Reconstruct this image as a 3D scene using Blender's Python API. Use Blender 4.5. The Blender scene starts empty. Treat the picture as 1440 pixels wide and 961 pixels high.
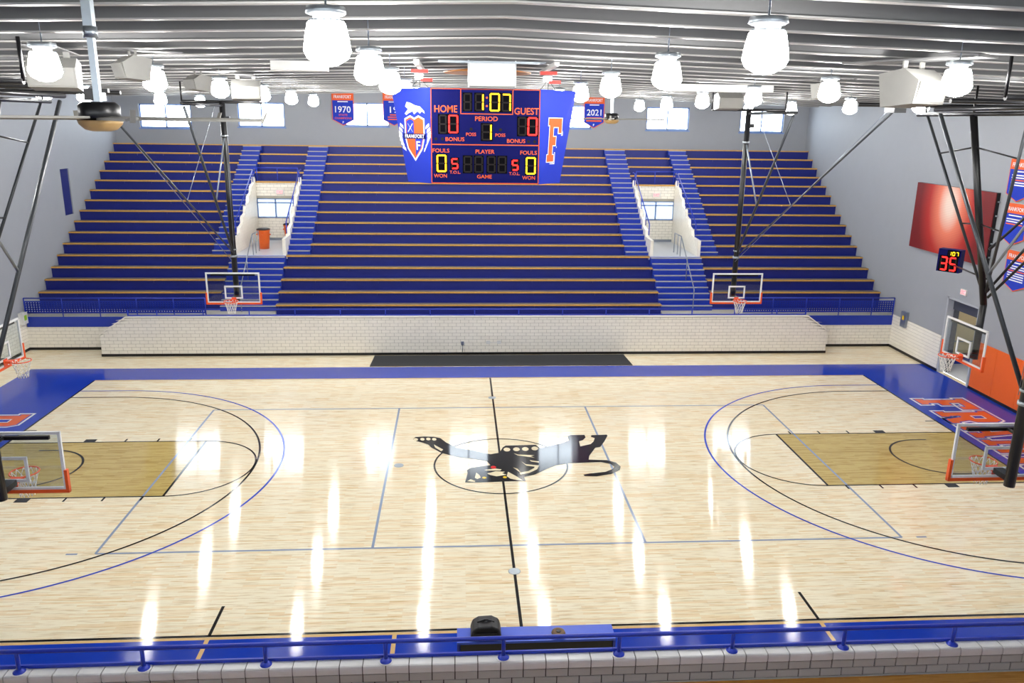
import bpy, bmesh, math, random
from mathutils import Vector, Matrix
random.seed(7)
S = bpy.context.scene
COL = S.collection
PI = math.pi

# ------------------------------------------------------------------ camera
cam_d = bpy.data.cameras.new('camera'); cam = bpy.data.objects.new('camera', cam_d); COL.objects.link(cam)
S.camera = cam
YAW, PITCH, ROLL, FPX = .0684, .2672, .0142, 1136.97
cam_d.sensor_fit = 'HORIZONTAL'; cam_d.sensor_width = 36.0; cam_d.lens = FPX * 36.0 / 1440.0
cam_d.clip_end = 400
_f = Vector((math.sin(YAW)*math.cos(PITCH), math.cos(YAW)*math.cos(PITCH), -math.sin(PITCH)))
_r = Vector((math.cos(YAW), -math.sin(YAW), 0)); _u = _r.cross(_f)
_r2 = math.cos(ROLL)*_r + math.sin(ROLL)*_u; _u2 = -math.sin(ROLL)*_r + math.cos(ROLL)*_u
cam.matrix_world = Matrix.Translation((-1.1546, -20.7946, 9.1645)) @ Matrix((_r2, _u2, -_f)).transposed().to_4x4()

# ------------------------------------------------------------------ world: bright overcast sky behind the windows
W = bpy.data.worlds.new('overcast_sky'); S.world = W; W.use_nodes = True
bg = W.node_tree.nodes['Background']; bg.inputs[0].default_value = (.90, .95, 1.0, 1); bg.inputs[1].default_value = 7.5

# ------------------------------------------------------------------ exposure
V = S.view_settings
V.view_transform = 'Standard'; V.look = 'None'; V.gamma = 1.0; V.use_curve_mapping = False
V.exposure = 1.45
LAMP = 42.0          # radiance of the lamp glass

# ------------------------------------------------------------------ materials
MATS = {}
FLOORP = ('floor_paint', 'line_paint', 'maple_line', 'logo_')
def srgb(*c):
    return tuple((v/255/12.92 if v/255 <= .04045 else ((v/255+.055)/1.055)**2.4) for v in c)
def brushed(nt, b):      # sealed strip boards run along X: highlights stretch across them
    t = nt.nodes.new('ShaderNodeCombineXYZ'); t.inputs[0].default_value = 0; t.inputs[1].default_value = 1
    b.inputs['Anisotropic'].default_value = .93; nt.links.new(t.outputs[0], b.inputs['Tangent'])
def mat(name, col, rough=.5, metal=0., var=.06, scale=6., emit=0., spec=.5, coat=0., bump=0.):
    if name in MATS: return MATS[name]
    m = bpy.data.materials.new(name); m.use_nodes = True; MATS[name] = m
    nt = m.node_tree; b = nt.nodes['Principled BSDF']; c = srgb(*col)
    b.inputs['Roughness'].default_value = rough; b.inputs['Metallic'].default_value = metal
    b.inputs['Specular IOR Level'].default_value = spec
    b.inputs['Coat Weight'].default_value = coat; b.inputs['Coat Roughness'].default_value = .05
    tc = nt.nodes.new('ShaderNodeTexCoord'); n = nt.nodes.new('ShaderNodeTexNoise'); mx = nt.nodes.new('ShaderNodeMix')
    n.inputs['Scale'].default_value = scale; n.inputs['Detail'].default_value = 3
    nt.links.new(tc.outputs['Object'], n.inputs['Vector'])
    mx.data_type = 'RGBA'
    mx.inputs[6].default_value = (*[max(0, v*(1-var)) for v in c], 1); mx.inputs[7].default_value = (*[min(1, v*(1+var)) for v in c], 1)
    nt.links.new(n.outputs[0], mx.inputs[0]); nt.links.new(mx.outputs[2], b.inputs['Base Color'])
    if any(k in name for k in FLOORP):
        b.inputs['Coat Weight'].default_value = 0; b.inputs['Roughness'].default_value = .10; brushed(nt, b)
    if emit:
        nt.links.new(mx.outputs[2], b.inputs['Emission Color']); b.inputs['Emission Strength'].default_value = emit
    if bump:
        bp = nt.nodes.new('ShaderNodeBump'); bp.inputs['Strength'].default_value = bump; bp.inputs['Distance'].default_value = .01
        nt.links.new(n.outputs[0], bp.inputs['Height']); nt.links.new(bp.outputs[0], b.inputs['Normal'])
    return m
def wood_strips(name, c1, c2, width, row, rough, coat, spec=.5):
    m = bpy.data.materials.new(name); m.use_nodes = True; MATS[name] = m
    nt = m.node_tree; b = nt.nodes['Principled BSDF']
    tc = nt.nodes.new('ShaderNodeTexCoord'); br = nt.nodes.new('ShaderNodeTexBrick')
    br.inputs['Scale'].default_value = 1.0; br.inputs['Brick Width'].default_value = width; br.inputs['Row Height'].default_value = row
    br.inputs['Mortar Size'].default_value = .0008; br.inputs['Mortar Smooth'].default_value = 1; br.offset = .37; br.squash = 1
    br.inputs['Color1'].default_value = (*srgb(*c1), 1); br.inputs['Color2'].default_value = (*srgb(*c2), 1)
    br.inputs['Mortar'].default_value = (*srgb(*[v*.8 for v in c2]), 1); br.inputs['Bias'].default_value = -.45
    nt.links.new(tc.outputs['Object'], br.inputs['Vector'])
    mp = nt.nodes.new('ShaderNodeMapping'); mp.inputs['Scale'].default_value = (1.2, 16, 1)
    nt.links.new(tc.outputs['Object'], mp.inputs['Vector'])
    n = nt.nodes.new('ShaderNodeTexNoise'); n.inputs['Scale'].default_value = 1.6; n.inputs['Detail'].default_value = 5
    nt.links.new(mp.outputs[0], n.inputs['Vector'])
    rp = nt.nodes.new('ShaderNodeValToRGB'); rp.color_ramp.elements[0].position = .30; rp.color_ramp.elements[0].color = (.70, .58, .40, 1)
    rp.color_ramp.elements[1].position = .50; rp.color_ramp.elements[1].color = (1, 1, 1, 1)
    nt.links.new(n.outputs[0], rp.inputs[0])
    mx = nt.nodes.new('ShaderNodeMix'); mx.data_type = 'RGBA'; mx.blend_type = 'MULTIPLY'; mx.inputs[0].default_value = .8
    nt.links.new(br.outputs[0], mx.inputs[6]); nt.links.new(rp.outputs[0], mx.inputs[7]); nt.links.new(mx.outputs[2], b.inputs['Base Color'])
    b.inputs['Roughness'].default_value = rough; b.inputs['Specular IOR Level'].default_value = spec
    brushed(nt, b)
    return m
M = dict(
 maple=wood_strips('maple_strip_floor', (253,243,214), (240,206,146), .75, .057, .085, .6),
 lane=wood_strips('stained_maple_lane', (206,182,112), (168,138,70), .85, .057, .10, .6),
 plank=wood_strips('varnished_walkway_boards', (196,140,64), (160,104,40), 1.6, .09, .25, .5),
 blue_floor=mat('glossy_royal_blue_floor_paint', (12,58,182), .12, coat=.6, var=.05),
 black_line=mat('black_court_line_paint', (24,22,24), .15, coat=.5),
 grey_line=mat('grey_court_line_paint', (150,165,190), .18, coat=.5),
 blue_line=mat('blue_court_line_paint', (52,80,200), .15, coat=.5),
 tan_line=mat('bare_maple_line', (226,190,130), .18, coat=.5),
 white_paint=mat('white_floor_paint', (236,238,240), .15, coat=.5),
 orange_paint=mat('orange_floor_paint', (232,96,40), .15, coat=.5),
 cream=mat('logo_cream_paint', (240,226,190), .15, coat=.5), yellow=mat('logo_yellow_paint', (236,196,40), .15), red_paint=mat('logo_red_paint', (224,50,50), .15),
 wall=mat('white_painted_block', (158,162,168), .6, var=.03, scale=2.5, bump=.05),
 deck=mat('grey_roof_deck', (84,84,86), .7, var=.06, scale=1.5),
 joist=mat('light_grey_painted_steel', (180,178,174), .45, var=.05), web=mat('dark_grey_web', (112,112,112), .6, var=.05),  # web toned darker than the bottom flange
 tile=mat('cream_glazed_tile', (246,242,230), .25, var=.07, scale=3.), dark_mortar=mat('dark_grey_mortar', (72,70,66), .8), mortar=mat('grey_mortar', (176,172,160), .8),
 greytile=mat('grey_glazed_tile', (176,176,172), .3, var=.10, scale=3.), cap=mat('pale_glazed_cap_tile', (214,214,212), .22, var=.05),
 black_base=mat('black_rubber_base', (14,14,16), .35), mat_black=mat('charcoal_floor_mat', (44,47,52), .8, bump=.2, scale=60),
 navy=mat('navy_painted_concrete', (22,34,124), .45, var=.12, scale=3.), step=mat('royal_blue_step_paint', (26,56,168), .4, var=.10, scale=4.),
 nosing=mat('worn_concrete_nosing', (176,174,166), .6, var=.1), bench=mat('worn_bench_wood', (128,116,92), .5, var=.22, scale=9.),
 bench_edge=mat('amber_bench_edge', (214,160,76), .4, var=.2, scale=9.),
 rail=mat('blue_rail_enamel', (28,56,182), .3), steel=mat('galvanised_steel', (170,178,184), .35, .8), chrome=mat('brushed_steel_rail', (150,158,170), .3, .7),
 black_steel=mat('black_powder_coat', (22,22,24), .35), dark_pipe=mat('charcoal_pipe', (60,64,68), .35, .3),
 white_metal=mat('white_enamel_metal', (232,234,236), .35), speaker=mat('warm_grey_speaker_cabinet', (150,149,144), .55), white_box=mat('off_white_cabinet', (222,222,218), .5),
 orange=mat('orange_vinyl_pad', (240,92,30), .4), rim=mat('orange_rim_enamel', (238,84,36), .35), net=mat('white_net_cord', (235,235,232), .8),
 screen_blue=mat('navy_score_panel', (8,12,84), .5, var=.05, spec=.1), panel_blue=mat('royal_blue_side_panel', (26,52,182), .3, var=.04),
 score_orange=mat('scoreboard_orange_print', (230,90,26), .5), led_off=mat('unlit_led', (40,36,36), .7, spec=.1), led_back=mat('black_led_module', (8,7,12), .7, spec=.05),
 led_y=mat('amber_led', (255,206,20), .5, emit=.9, var=.02), led_r=mat('red_led', (255,30,26), .5, emit=1.1, var=.02),
 banner=mat('royal_blue_felt', (24,56,186), .8, var=.05), banner_o=mat('orange_felt', (236,100,50), .8), text_w=mat('white_print', (238,240,244), .6),
 exit_red=mat('lit_exit_letters', (255,90,100), .5, emit=1.5, var=.02), bin=mat('orange_plastic', (232,100,26), .4), bag=mat('black_nylon', (20,20,24), .5, bump=.3, scale=25),
 lobby_floor=mat('pale_terrazzo', (206,212,222), .3, var=.05), glass_dark=mat('dark_door_void', (70,74,86), .3), door_frame=mat('grey_door_frame', (176,180,186), .4),
 wood_hub=mat('tan_fan_hub', (196,160,104), .45, var=.15), blade=mat('grey_fan_blade', (150,148,140), .45),
 orange_wall=mat('orange_wall_pad', (240,104,28), .5, var=.03), red_box=mat('red_hoist_housing', (206,52,40), .45), window_frame=mat('blue_grey_window_frame', (120,150,206), .4),
)
def lamp_mat():
    m = bpy.data.materials.new('glowing_opal_glass'); m.use_nodes = True; nt = m.node_tree
    b = nt.nodes['Principled BSDF']; b.inputs['Base Color'].default_value = (.9, .9, .9, 1)
    n = nt.nodes.new('ShaderNodeTexNoise'); n.inputs['Scale'].default_value = 3
    mr = nt.nodes.new('ShaderNodeMapRange'); mr.inputs[3].default_value = LAMP*.95; mr.inputs[4].default_value = LAMP*1.05
    nt.links.new(n.outputs[0], mr.inputs[0]); nt.links.new(mr.outputs[0], b.inputs['Emission Strength'])
    b.inputs['Emission Color'].default_value = (1, .985, .96, 1)
    return m
M['lamp'] = lamp_mat()
def glass_mat(name, tint, gloss):
    m = bpy.data.materials.new(name); m.use_nodes = True; nt = m.node_tree; nt.nodes.clear()
    o = nt.nodes.new('ShaderNodeOutputMaterial'); t = nt.nodes.new('ShaderNodeBsdfTransparent'); g = nt.nodes.new('ShaderNodeBsdfGlossy'); x = nt.nodes.new('ShaderNodeMixShader')
    n = nt.nodes.new('ShaderNodeTexNoise'); n.inputs['Scale'].default_value = 2
    mr = nt.nodes.new('ShaderNodeMapRange'); mr.inputs[3].default_value = gloss*.9; mr.inputs[4].default_value = gloss*1.1
    nt.links.new(n.outputs[0], mr.inputs[0]); nt.links.new(mr.outputs[0], x.inputs[0])
    t.inputs[0].default_value = (*tint, 1); g.inputs['Roughness'].default_value = .03
    nt.links.new(t.outputs[0], x.inputs[1]); nt.links.new(g.outputs[0], x.inputs[2]); nt.links.new(x.outputs[0], o.inputs[0])
    return m
M['glass'] = glass_mat('clear_window_glass', (.95, .98, 1), .05)
M['dim_pane'] = glass_mat('dimmed_lobby_glass', (.24, .255, .27), .04)  # sky brightness cut down by a grey tint in the pane colour
M['board_glass'] = glass_mat('tempered_backboard_glass', (.86, .90, .92), .07)
def red_print():
    m = bpy.data.materials.new('red_glow_print'); m.use_nodes = True; nt = m.node_tree; b = nt.nodes['Principled BSDF']
    tc = nt.nodes.new('ShaderNodeTexCoord'); mp = nt.nodes.new('ShaderNodeMapping'); mp.inputs['Scale'].default_value = (1, .5, .34); mp.inputs['Location'].default_value = (0, -.04, -.64)
    nt.links.new(tc.outputs['Object'], mp.inputs['Vector'])
    g = nt.nodes.new('ShaderNodeTexGradient'); g.gradient_type = 'SPHERICAL'; nt.links.new(mp.outputs[0], g.inputs[0])
    r = nt.nodes.new('ShaderNodeValToRGB'); e = r.color_ramp.elements
    e[0].position = 0; e[0].color = (*srgb(120,22,22), 1); e[1].position = 1; e[1].color = (*srgb(252,236,222), 1)
    k = e.new(.3); k.color = (*srgb(180,40,30), 1); k = e.new(.6); k.color = (*srgb(236,130,100), 1); k = e.new(.8); k.color = (*srgb(250,222,205), 1)
    w = nt.nodes.new('ShaderNodeTexWave'); w.bands_direction = 'Z'; w.inputs['Scale'].default_value = 5
    nt.links.new(tc.outputs['Object'], w.inputs['Vector'])
    x = nt.nodes.new('ShaderNodeMix'); x.data_type = 'RGBA'; x.blend_type = 'MULTIPLY'; x.inputs[0].default_value = .12
    nt.links.new(g.outputs[0], r.inputs[0]); nt.links.new(r.outputs[0], x.inputs[6]); nt.links.new(w.outputs[0], x.inputs[7]); nt.links.new(x.outputs[2], b.inputs['Base Color'])
    b.inputs['Roughness'].default_value = .5
    return m
M['red_print'] = red_print()

# ------------------------------------------------------------------ builders
class MB:
    def __init__(s): s.v = []; s.f = []; s.sm = []
    def add(s, vs, fs, smooth=False):
        o = len(s.v); s.v += [tuple(v) for v in vs]; s.f += [tuple(i+o for i in f) for f in fs]; s.sm += [smooth]*len(fs); return s
    def box(s, x0, x1, y0, y1, z0, z1):
        return s.add([(x0,y0,z0),(x1,y0,z0),(x1,y1,z0),(x0,y1,z0),(x0,y0,z1),(x1,y0,z1),(x1,y1,z1),(x0,y1,z1)],
                     [(0,3,2,1),(4,5,6,7),(0,1,5,4),(1,2,6,5),(2,3,7,6),(3,0,4,7)])
    def tube(s, p, q, r, n=8, r2=None):
        p, q = Vector(p), Vector(q); d = (q-p).normalized(); a = d.orthogonal().normalized(); b = d.cross(a); r2 = r if r2 is None else r2
        vs = [p+(a*math.cos(t)+b*math.sin(t))*r for t in [2*PI*i/n for i in range(n)]] + [q+(a*math.cos(t)+b*math.sin(t))*r2 for t in [2*PI*i/n for i in range(n)]]
        s.add(vs, [(i, (i+1) % n, n+(i+1) % n, n+i) for i in range(n)], True)
        o = len(s.v)-2*n; s.f += [tuple(o+i for i in reversed(range(n))), tuple(o+n+i for i in range(n))]; s.sm += [False]*2
        return s
    def path(s, pts, r, n=8):
        for a, b in zip(pts, pts[1:]): s.tube(a, b, r, n)
        return s
    def lathe(s, c, prof, n=20, smooth=True):
        c = Vector(c); vs = [c+Vector((r*math.cos(2*PI*i/n), r*math.sin(2*PI*i/n), z)) for r, z in prof for i in range(n)]
        fs = [(k*n+i, k*n+(i+1) % n, (k+1)*n+(i+1) % n, (k+1)*n+i) for k in range(len(prof)-1) for i in range(n)]
        s.add(vs, fs, smooth); o = len(s.v)-len(vs)
        s.f += [tuple(o+i for i in reversed(range(n))), tuple(o+(len(prof)-1)*n+i for i in range(n))]; s.sm += [False]*2
        return s
    def torus(s, c, R, r, n=28, m=6):
        c = Vector(c); vs = [c+Vector(((R+r*math.cos(b))*math.cos(a), (R+r*math.cos(b))*math.sin(a), r*math.sin(b))) for a in [2*PI*i/n for i in range(n)] for b in [2*PI*j/m for j in range(m)]]
        return s.add(vs, [(i*m+j, ((i+1) % n)*m+j, ((i+1) % n)*m+(j+1) % m, i*m+(j+1) % m) for i in range(n) for j in range(m)], True)
    def poly(s, pts, O, U, Vv, off=0.):
        O, U, Vv = Vector(O), Vector(U), Vector(Vv); N = U.cross(Vv).normalized()
        return s.add([O+U*a+Vv*b+N*off for a, b in pts], [tuple(range(len(pts)))])
    def prism(s, pts, O, U, Vv, d0, d1):
        O, U, Vv = Vector(O), Vector(U), Vector(Vv); N = U.cross(Vv).normalized(); n = len(pts)
        vs = [O+U*a+Vv*b+N*d0 for a, b in pts]+[O+U*a+Vv*b+N*d1 for a, b in pts]
        return s.add(vs, [tuple(reversed(range(n))), tuple(range(n, 2*n))]+[(i, (i+1) % n, n+(i+1) % n, n+i) for i in range(n)])
    def strip(s, pts, w, z):     # flat ribbon along a floor path
        P = [Vector((x, y, 0)) for x, y in pts]; L = []; n = len(P)
        for i in range(n):
            d = (P[min(i+1, n-1)]-P[max(i-1, 0)]).normalized(); q = Vector((-d.y, d.x, 0))*w/2
            L += [P[i]+q+Vector((0,0,z)), P[i]-q+Vector((0,0,z))]
        return s.add(L, [(2*i, 2*i+1, 2*i+3, 2*i+2) for i in range(n-1)])
    def build(s, name, m, parent=None, label=None, cat=None, group=None, kind=None):
        me = bpy.data.meshes.new(name); off = parent_world(parent)
        me.from_pydata([Vector(v)-off for v in s.v], [], s.f); me.polygons.foreach_set('use_smooth', s.sm)
        me.materials.append(M[m] if isinstance(m, str) else m)
        bm = bmesh.new(); bm.from_mesh(me); bmesh.ops.recalc_face_normals(bm, faces=bm.faces[:]); bm.to_mesh(me); bm.free()
        o = bpy.data.objects.new(name, me); COL.objects.link(o)
        if parent: o.parent = parent
        return tag(o, label, cat, group, kind)
def parent_world(p):
    v = Vector((0,0,0))
    while p is not None: v += p.location; p = p.parent
    return v
def tag(o, label=None, cat=None, group=None, kind=None):
    if label: o['label'] = label
    if cat: o['category'] = cat
    if group: o['group'] = group
    if kind: o['kind'] = kind
    return o
def thing(name, loc, label=None, cat=None, group=None, kind=None):
    o = bpy.data.objects.new(name, None); o.empty_display_size = .2; COL.objects.link(o); o.location = loc
    return tag(o, label, cat, group, kind)
def copy_tree(o, parent=None):
    c = o.copy(); COL.objects.link(c); c.parent = parent
    for ch in list(o.children): copy_tree(ch, c)
    return c
def text_pts(s, bold=.012):
    cu = bpy.data.curves.new('lettering', 'FONT'); cu.body = s; cu.size = 1; cu.offset = bold; cu.resolution_u = 3; cu.align_x = 'CENTER'
    o = bpy.data.objects.new('lettering', cu); COL.objects.link(o)
    dg = bpy.context.evaluated_depsgraph_get(); dg.update(); me = o.evaluated_get(dg).to_mesh()
    vs = [tuple(v.co) for v in me.vertices]; fs = [tuple(p.vertices) for p in me.polygons]
    o.evaluated_get(dg).to_mesh_clear(); bpy.data.objects.remove(o); bpy.data.curves.remove(cu)
    return vs, fs
TXT = {}
def text(mb, s, cu, cv, w, h, O, U, Vv, off):   # lettering fitted into a w x h box centred on (cu, cv)
    if s not in TXT: TXT[s] = text_pts(s)
    vs, fs = TXT[s]; xs = [v[0] for v in vs]; ys = [v[1] for v in vs]
    O, U, Vv = Vector(O), Vector(U), Vector(Vv); N = U.cross(Vv).normalized()
    kx = w/(max(xs)-min(xs)); ky = h/(max(ys)-min(ys)); mx = (max(xs)+min(xs))/2; my = (max(ys)+min(ys))/2
    return mb.add([O+U*(cu+(x-mx)*kx)+Vv*(cv+(y-my)*ky)+N*off for x, y, _ in vs], fs)
def offset_poly(P, d):
    n = len(P); A = sum(P[i][0]*P[(i+1) % n][1]-P[(i+1) % n][0]*P[i][1] for i in range(n)); sg = 1 if A > 0 else -1; R = []
    for i in range(n):
        a, b, c = Vector(P[i-1]), Vector(P[i]), Vector(P[(i+1) % n]); e1 = (b-a).normalized(); e2 = (c-b).normalized()
        n1 = Vector((e1.y, -e1.x))*sg; n2 = Vector((e2.y, -e2.x))*sg; k = 1+n1.dot(n2)
        R.append(tuple(b+(n1+n2)*d/max(k, .35)))
    return R

# ================================================================== SETTING
XL, XR, YW, YN = -18.35, 17.35, 22.45, -23.0
ZC = 10.2
floor = MB().box(XL-.2, XR+.2, YN, YW+.2, -.1, 0).build('floor', 'maple', kind='structure')
def fl(name, mb, m): return mb.build(name, m, floor)
YF, YB, LXL, LXR = 7.55, -7.66, -14.12, 14.18
# blue apron (far strip, near strip, both ends)
mb = MB(); z = .002
for x0, x1, y0, y1 in [(-17.0,17.34,YF,8.98),(-17.0,17.34,-8.6,YB-.05),(-17.0,LXL,YB-.05,YF),(LXR,17.34,YB-.05,YF)]:
    mb.add([(x0,y0,z),(x1,y0,z),(x1,y1,z),(x0,y1,z)], [(0,1,2,3)])
fl('blue_apron', mb, 'blue_floor')
mb = MB()
for sx, xb, xf in ((-1, LXL, -8.52), (1, LXR, 8.53)):
    a, b = sorted((xb, xf)); mb.add([(a,-1.86,z),(b,-1.86,z),(b,1.74,z),(a,1.74,z)], [(0,1,2,3)])
    fl('free_throw_lane', mb, 'lane'); mb = MB()
# volleyball lines
for pts in ([(-9.05,4.37),(9.1,4.37)], [(-9.0,-4.62),(9.03,-4.62)], [(-9.05,4.37),(-9.0,-4.62)], [(9.1,4.37),(9.03,-4.62)], [(-3.1,4.37),(-3.07,-4.62)], [(3.03,4.37),(3.04,-4.62)]):
    fl('volleyball_line', MB().strip(pts, .06, .004), 'grey_line')
for x in (-9.5, 9.5): fl('volleyball_line', MB().strip([(x-.12,-4.62),(x+.12,-4.62)], .06, .004), 'grey_line')
# basketball lines
K = 'black_line'
fl('side_line', MB().strip([(LXL,YB),(LXR,YB)], .06, .005), K)
fl('end_line', MB().strip([(LXL,YB),(LXL,YF)], .06, .005), K); fl('end_line', MB().strip([(LXR,YB),(LXR,YF)], .06, .005), K)
fl('tan_edge_line', MB().strip([(LXL,YF),(LXR,YF)], .07, .0045), 'tan_line'); fl('tan_edge_line', MB().strip([(-17,YB-.08),(17.2,YB-.08)], .07, .0045), 'tan_line')
fl('centre_line', MB().strip([(0,YB),(0,YF)], .06, .0055), K)
YC = -.15
def arc(cx, cy, R, a0, a1, n=64): return [(cx+R*math.cos(a0+(a1-a0)*i/n), cy+R*math.sin(a0+(a1-a0)*i/n)) for i in range(n+1)]
fl('centre_circle', MB().strip(arc(0, YC-.05, 1.83, 0, 2*PI, 96), .05, .0055), K)
for s, xb, xf in ((-1, LXL, -8.52), (1, LXR, 8.53)):
    cx = s*12.56; a0, a1 = (PI/2, -PI/2) if s < 0 else (PI/2, 3*PI/2)
    for R, yy, m in ((5.86, 5.96, K), (6.53, 6.51, 'blue_line')):
        pts = [(xb, YC+R)] + arc(cx, YC, R, a0, a1, 96) + [(xb, YC-R)]
        fl('three_point_line', MB().strip(pts, .055, .005), m)
    fl('free_throw_line', MB().strip([(xf,-1.86),(xf,1.74)], .06, .005), K)
    for y in (-1.86, 1.74): fl('lane_line', MB().strip([(xb,y),(xf,y)], .05, .005), K)
    fl('free_throw_arc', MB().strip(arc(xf, -.06, 1.8, a0, a1, 48), .05, .005), K)
    fl('restricted_arc', MB().strip([(cx+s*.4, 1.17)]+arc(cx, -.05, 1.22, a0, a1, 40)+[(cx+s*.4, -1.27)], .06, .0045), 'black_base')
    for y0, y1 in ((1.76, 1.96), (-2.08, -1.88)):
        fl('lane_block', MB().box(min(cx+s*-.55, cx+s*-.87), max(cx+s*-.55, cx+s*-.87), y0, y1, .003, .0052), K)
        for x in (10.84, 9.92, 9.0): fl('lane_mark', MB().strip([(s*x, y0), (s*x, y1)], .05, .005), K)
    fl('coach_box_line', MB().strip([(s*5.72, -6.72), (s*5.72, YB)], .06, .005), K)
    fl('coach_box_line', MB().strip([(s*5.72, YB-.1), (s*5.72, -8.6)], .08, .005), 'tan_line')
    fl('end_mark', MB().strip([(xb, 2.72), (xb-s*.35, 2.72)], .05, .005), K)
fl('table_mark', MB().strip([(-2.35, YB-.1), (-2.35, -8.6)], .08, .005), 'tan_line')
for x, y in ((-.02,5.35), (0,-5.7), (-2.8,-.19)):
    fl('floor_plate', MB().lathe((x,y,.001), [(.13,0),(.13,.006),(.11,.008)], 20), 'steel')
# floor lettering
GL = {
 'F': ([(0,0),(.5,0),(.5,.16),(.38,.16),(.38,.38),(.6,.38),(.6,.58),(.38,.58),(.38,.8),(.76,.8),(.76,.66),(1,.66),(1,1),(0,1),(0,.84),(.1,.84),(.1,.16),(0,.16)], None),
 'R': ([(0,0),(.46,0),(.46,.16),(.38,.16),(.38,.36),(.5,.36),(.66,0),(1,0),(1,.16),(.9,.16),(.78,.4),(.95,.5),(.95,.88),(.83,1),(0,1),(0,.84),(.1,.84),(.1,.16),(0,.16)], [(.38,.56),(.66,.56),(.66,.8),(.38,.8)]),
 'A': ([(0,0),(.4,0),(.4,.16),(.34,.16),(.37,.26),(.63,.26),(.66,.16),(.6,.16),(.6,0),(1,0),(1,.16),(.92,.16),(.68,1),(.32,1),(.08,.16),(0,.16)], [(.42,.44),(.58,.44),(.5,.74)]),
 'N': ([(0,0),(.4,0),(.4,.16),(.3,.16),(.3,.6),(.72,0),(.92,0),(.92,.84),(1,.84),(1,1),(.62,1),(.62,.84),(.7,.84),(.7,.42),(.3,1),(0,1),(0,.84),(.08,.84),(.08,.16),(0,.16)], None),
 'K': ([(0,0),(.46,0),(.46,.16),(.38,.16),(.38,.36),(.66,0),(1,0),(1,.16),(.9,.16),(.6,.52),(.88,.84),(1,.84),(1,1),(.66,1),(.38,.66),(.38,.84),(.46,.84),(.46,1),(0,1),(0,.84),(.1,.84),(.1,.16),(0,.16)], None),
 'O': ([(.2,0),(.8,0),(1,.2),(1,.8),(.8,1),(.2,1),(0,.8),(0,.2)], [(.3,.24),(.7,.24),(.7,.76),(.3,.76)]),
 'T': ([(.28,0),(.72,0),(.72,.16),(.64,.16),(.64,.8),(.8,.8),(.8,.64),(1,.64),(1,1),(0,1),(0,.64),(.2,.64),(.2,.8),(.36,.8),(.36,.16),(.28,.16)], None),
 'P': ([(0,0),(.46,0),(.46,.16),(.38,.16),(.38,.36),(.83,.36),(.95,.48),(.95,.88),(.83,1),(0,1),(0,.84),(.1,.84),(.1,.16),(0,.16)], [(.38,.56),(.66,.56),(.66,.8),(.38,.8)]),
}
def floor_word(word, x0, x1, ystart, adv, wid):
    for i, ch in enumerate(word):      # read looking towards +X: letters run towards -Y, tops towards +X
        O = (x0, ystart-i*adv, 0); U = (0, -wid, 0); Vv = (x1-x0, 0, 0); P, H = GL[ch]
        def sc(p): return [(a*wid, b*(x1-x0)) for a, b in p]
        u1, v1 = (0,-1,0), (1,0,0)
        fl('letter_outline', MB().poly(offset_poly(sc(P), .12), O, u1, v1, .0045), 'white_paint')
        fl('letter_border', MB().poly(offset_poly(sc(P), .05), O, u1, v1, .0050), 'blue_floor')
        fl('letter', MB().poly(sc(P), O, u1, v1, .0056), 'orange_paint')
        if H:
            fl('letter_counter', MB().poly(offset_poly(sc(H), .0), O, u1, v1, .0062), 'white_paint')
            fl('letter_counter', MB().poly(offset_poly(sc(H), -.045), O, u1, v1, .0066), 'blue_floor')
floor_word('FRANKFORT', 14.62, 16.35, 4.8, 1.24, 1.05)
floor_word('PA', -16.35, -14.62, 4.1, 1.24, 1.05)

# centre emblem: prowling black big cat
EMB = [(58,88),(75,73),(130,70),(190,73),(232,82),(265,112),(330,150),(430,168),(540,195),(600,185),(625,150),(645,138),(840,135),(868,160),(900,150),(1000,130),(1060,110),(1055,80),(1075,72),(1165,72),(1170,90),(1150,108),(1125,115),(1130,150),(1200,135),(1220,118),(1230,95),(1205,85),(1210,75),(1310,72),(1315,80),(1290,120),(1262,155),(1228,160),(1185,215),(1180,240),(1300,245),(1360,262),(1392,290),(1385,315),(1330,340),(1230,355),(1150,352),(1140,342),(1180,335),(1290,325),(1340,305),(1350,290),(1320,270),(1260,258),(1050,262),(960,275),(900,298),(820,335),(745,352),(750,382),(650,380),(440,385),(345,383),(360,350),(372,320),(372,300),(400,285),(470,275),(530,268),(510,240),(430,225),(330,212),(225,182),(165,145),(150,125),(110,110),(75,100)]
def em(pts):      # emblem drawing units -> court metres (measured on the floor)
    out = []
    for x, y in pts:
        d = (y-262)/203.; Y = -.2-2.02*d*(1-.10*d) if True else 0
        X = (x-600)/1440.*6.07*(1-.115*d)+.0*d
        out.append((X, Y))
    return out
def embl(name, pts, m, z): fl(name, MB().poly(em(pts), (0,0,0), (1,0,0), (0,1,0), z), m)
embl('emblem_body', EMB, 'black_line', .0058)
def oval(cx, cy, rx, ry, n=12): return [(cx+rx*math.cos(2*PI*i/n), cy+ry*math.sin(2*PI*i/n)) for i in range(n)]
for cx, cy in ((75,90),(117,89),(155,88),(192,90)): embl('emblem_claw', oval(cx, cy, 14, 9), 'cream', .0064)
for cx, cy in ((650,165),(712,164),(770,163),(832,160)): embl('emblem_claw', oval(cx, cy, 22, 13), 'cream', .0064)
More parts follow.
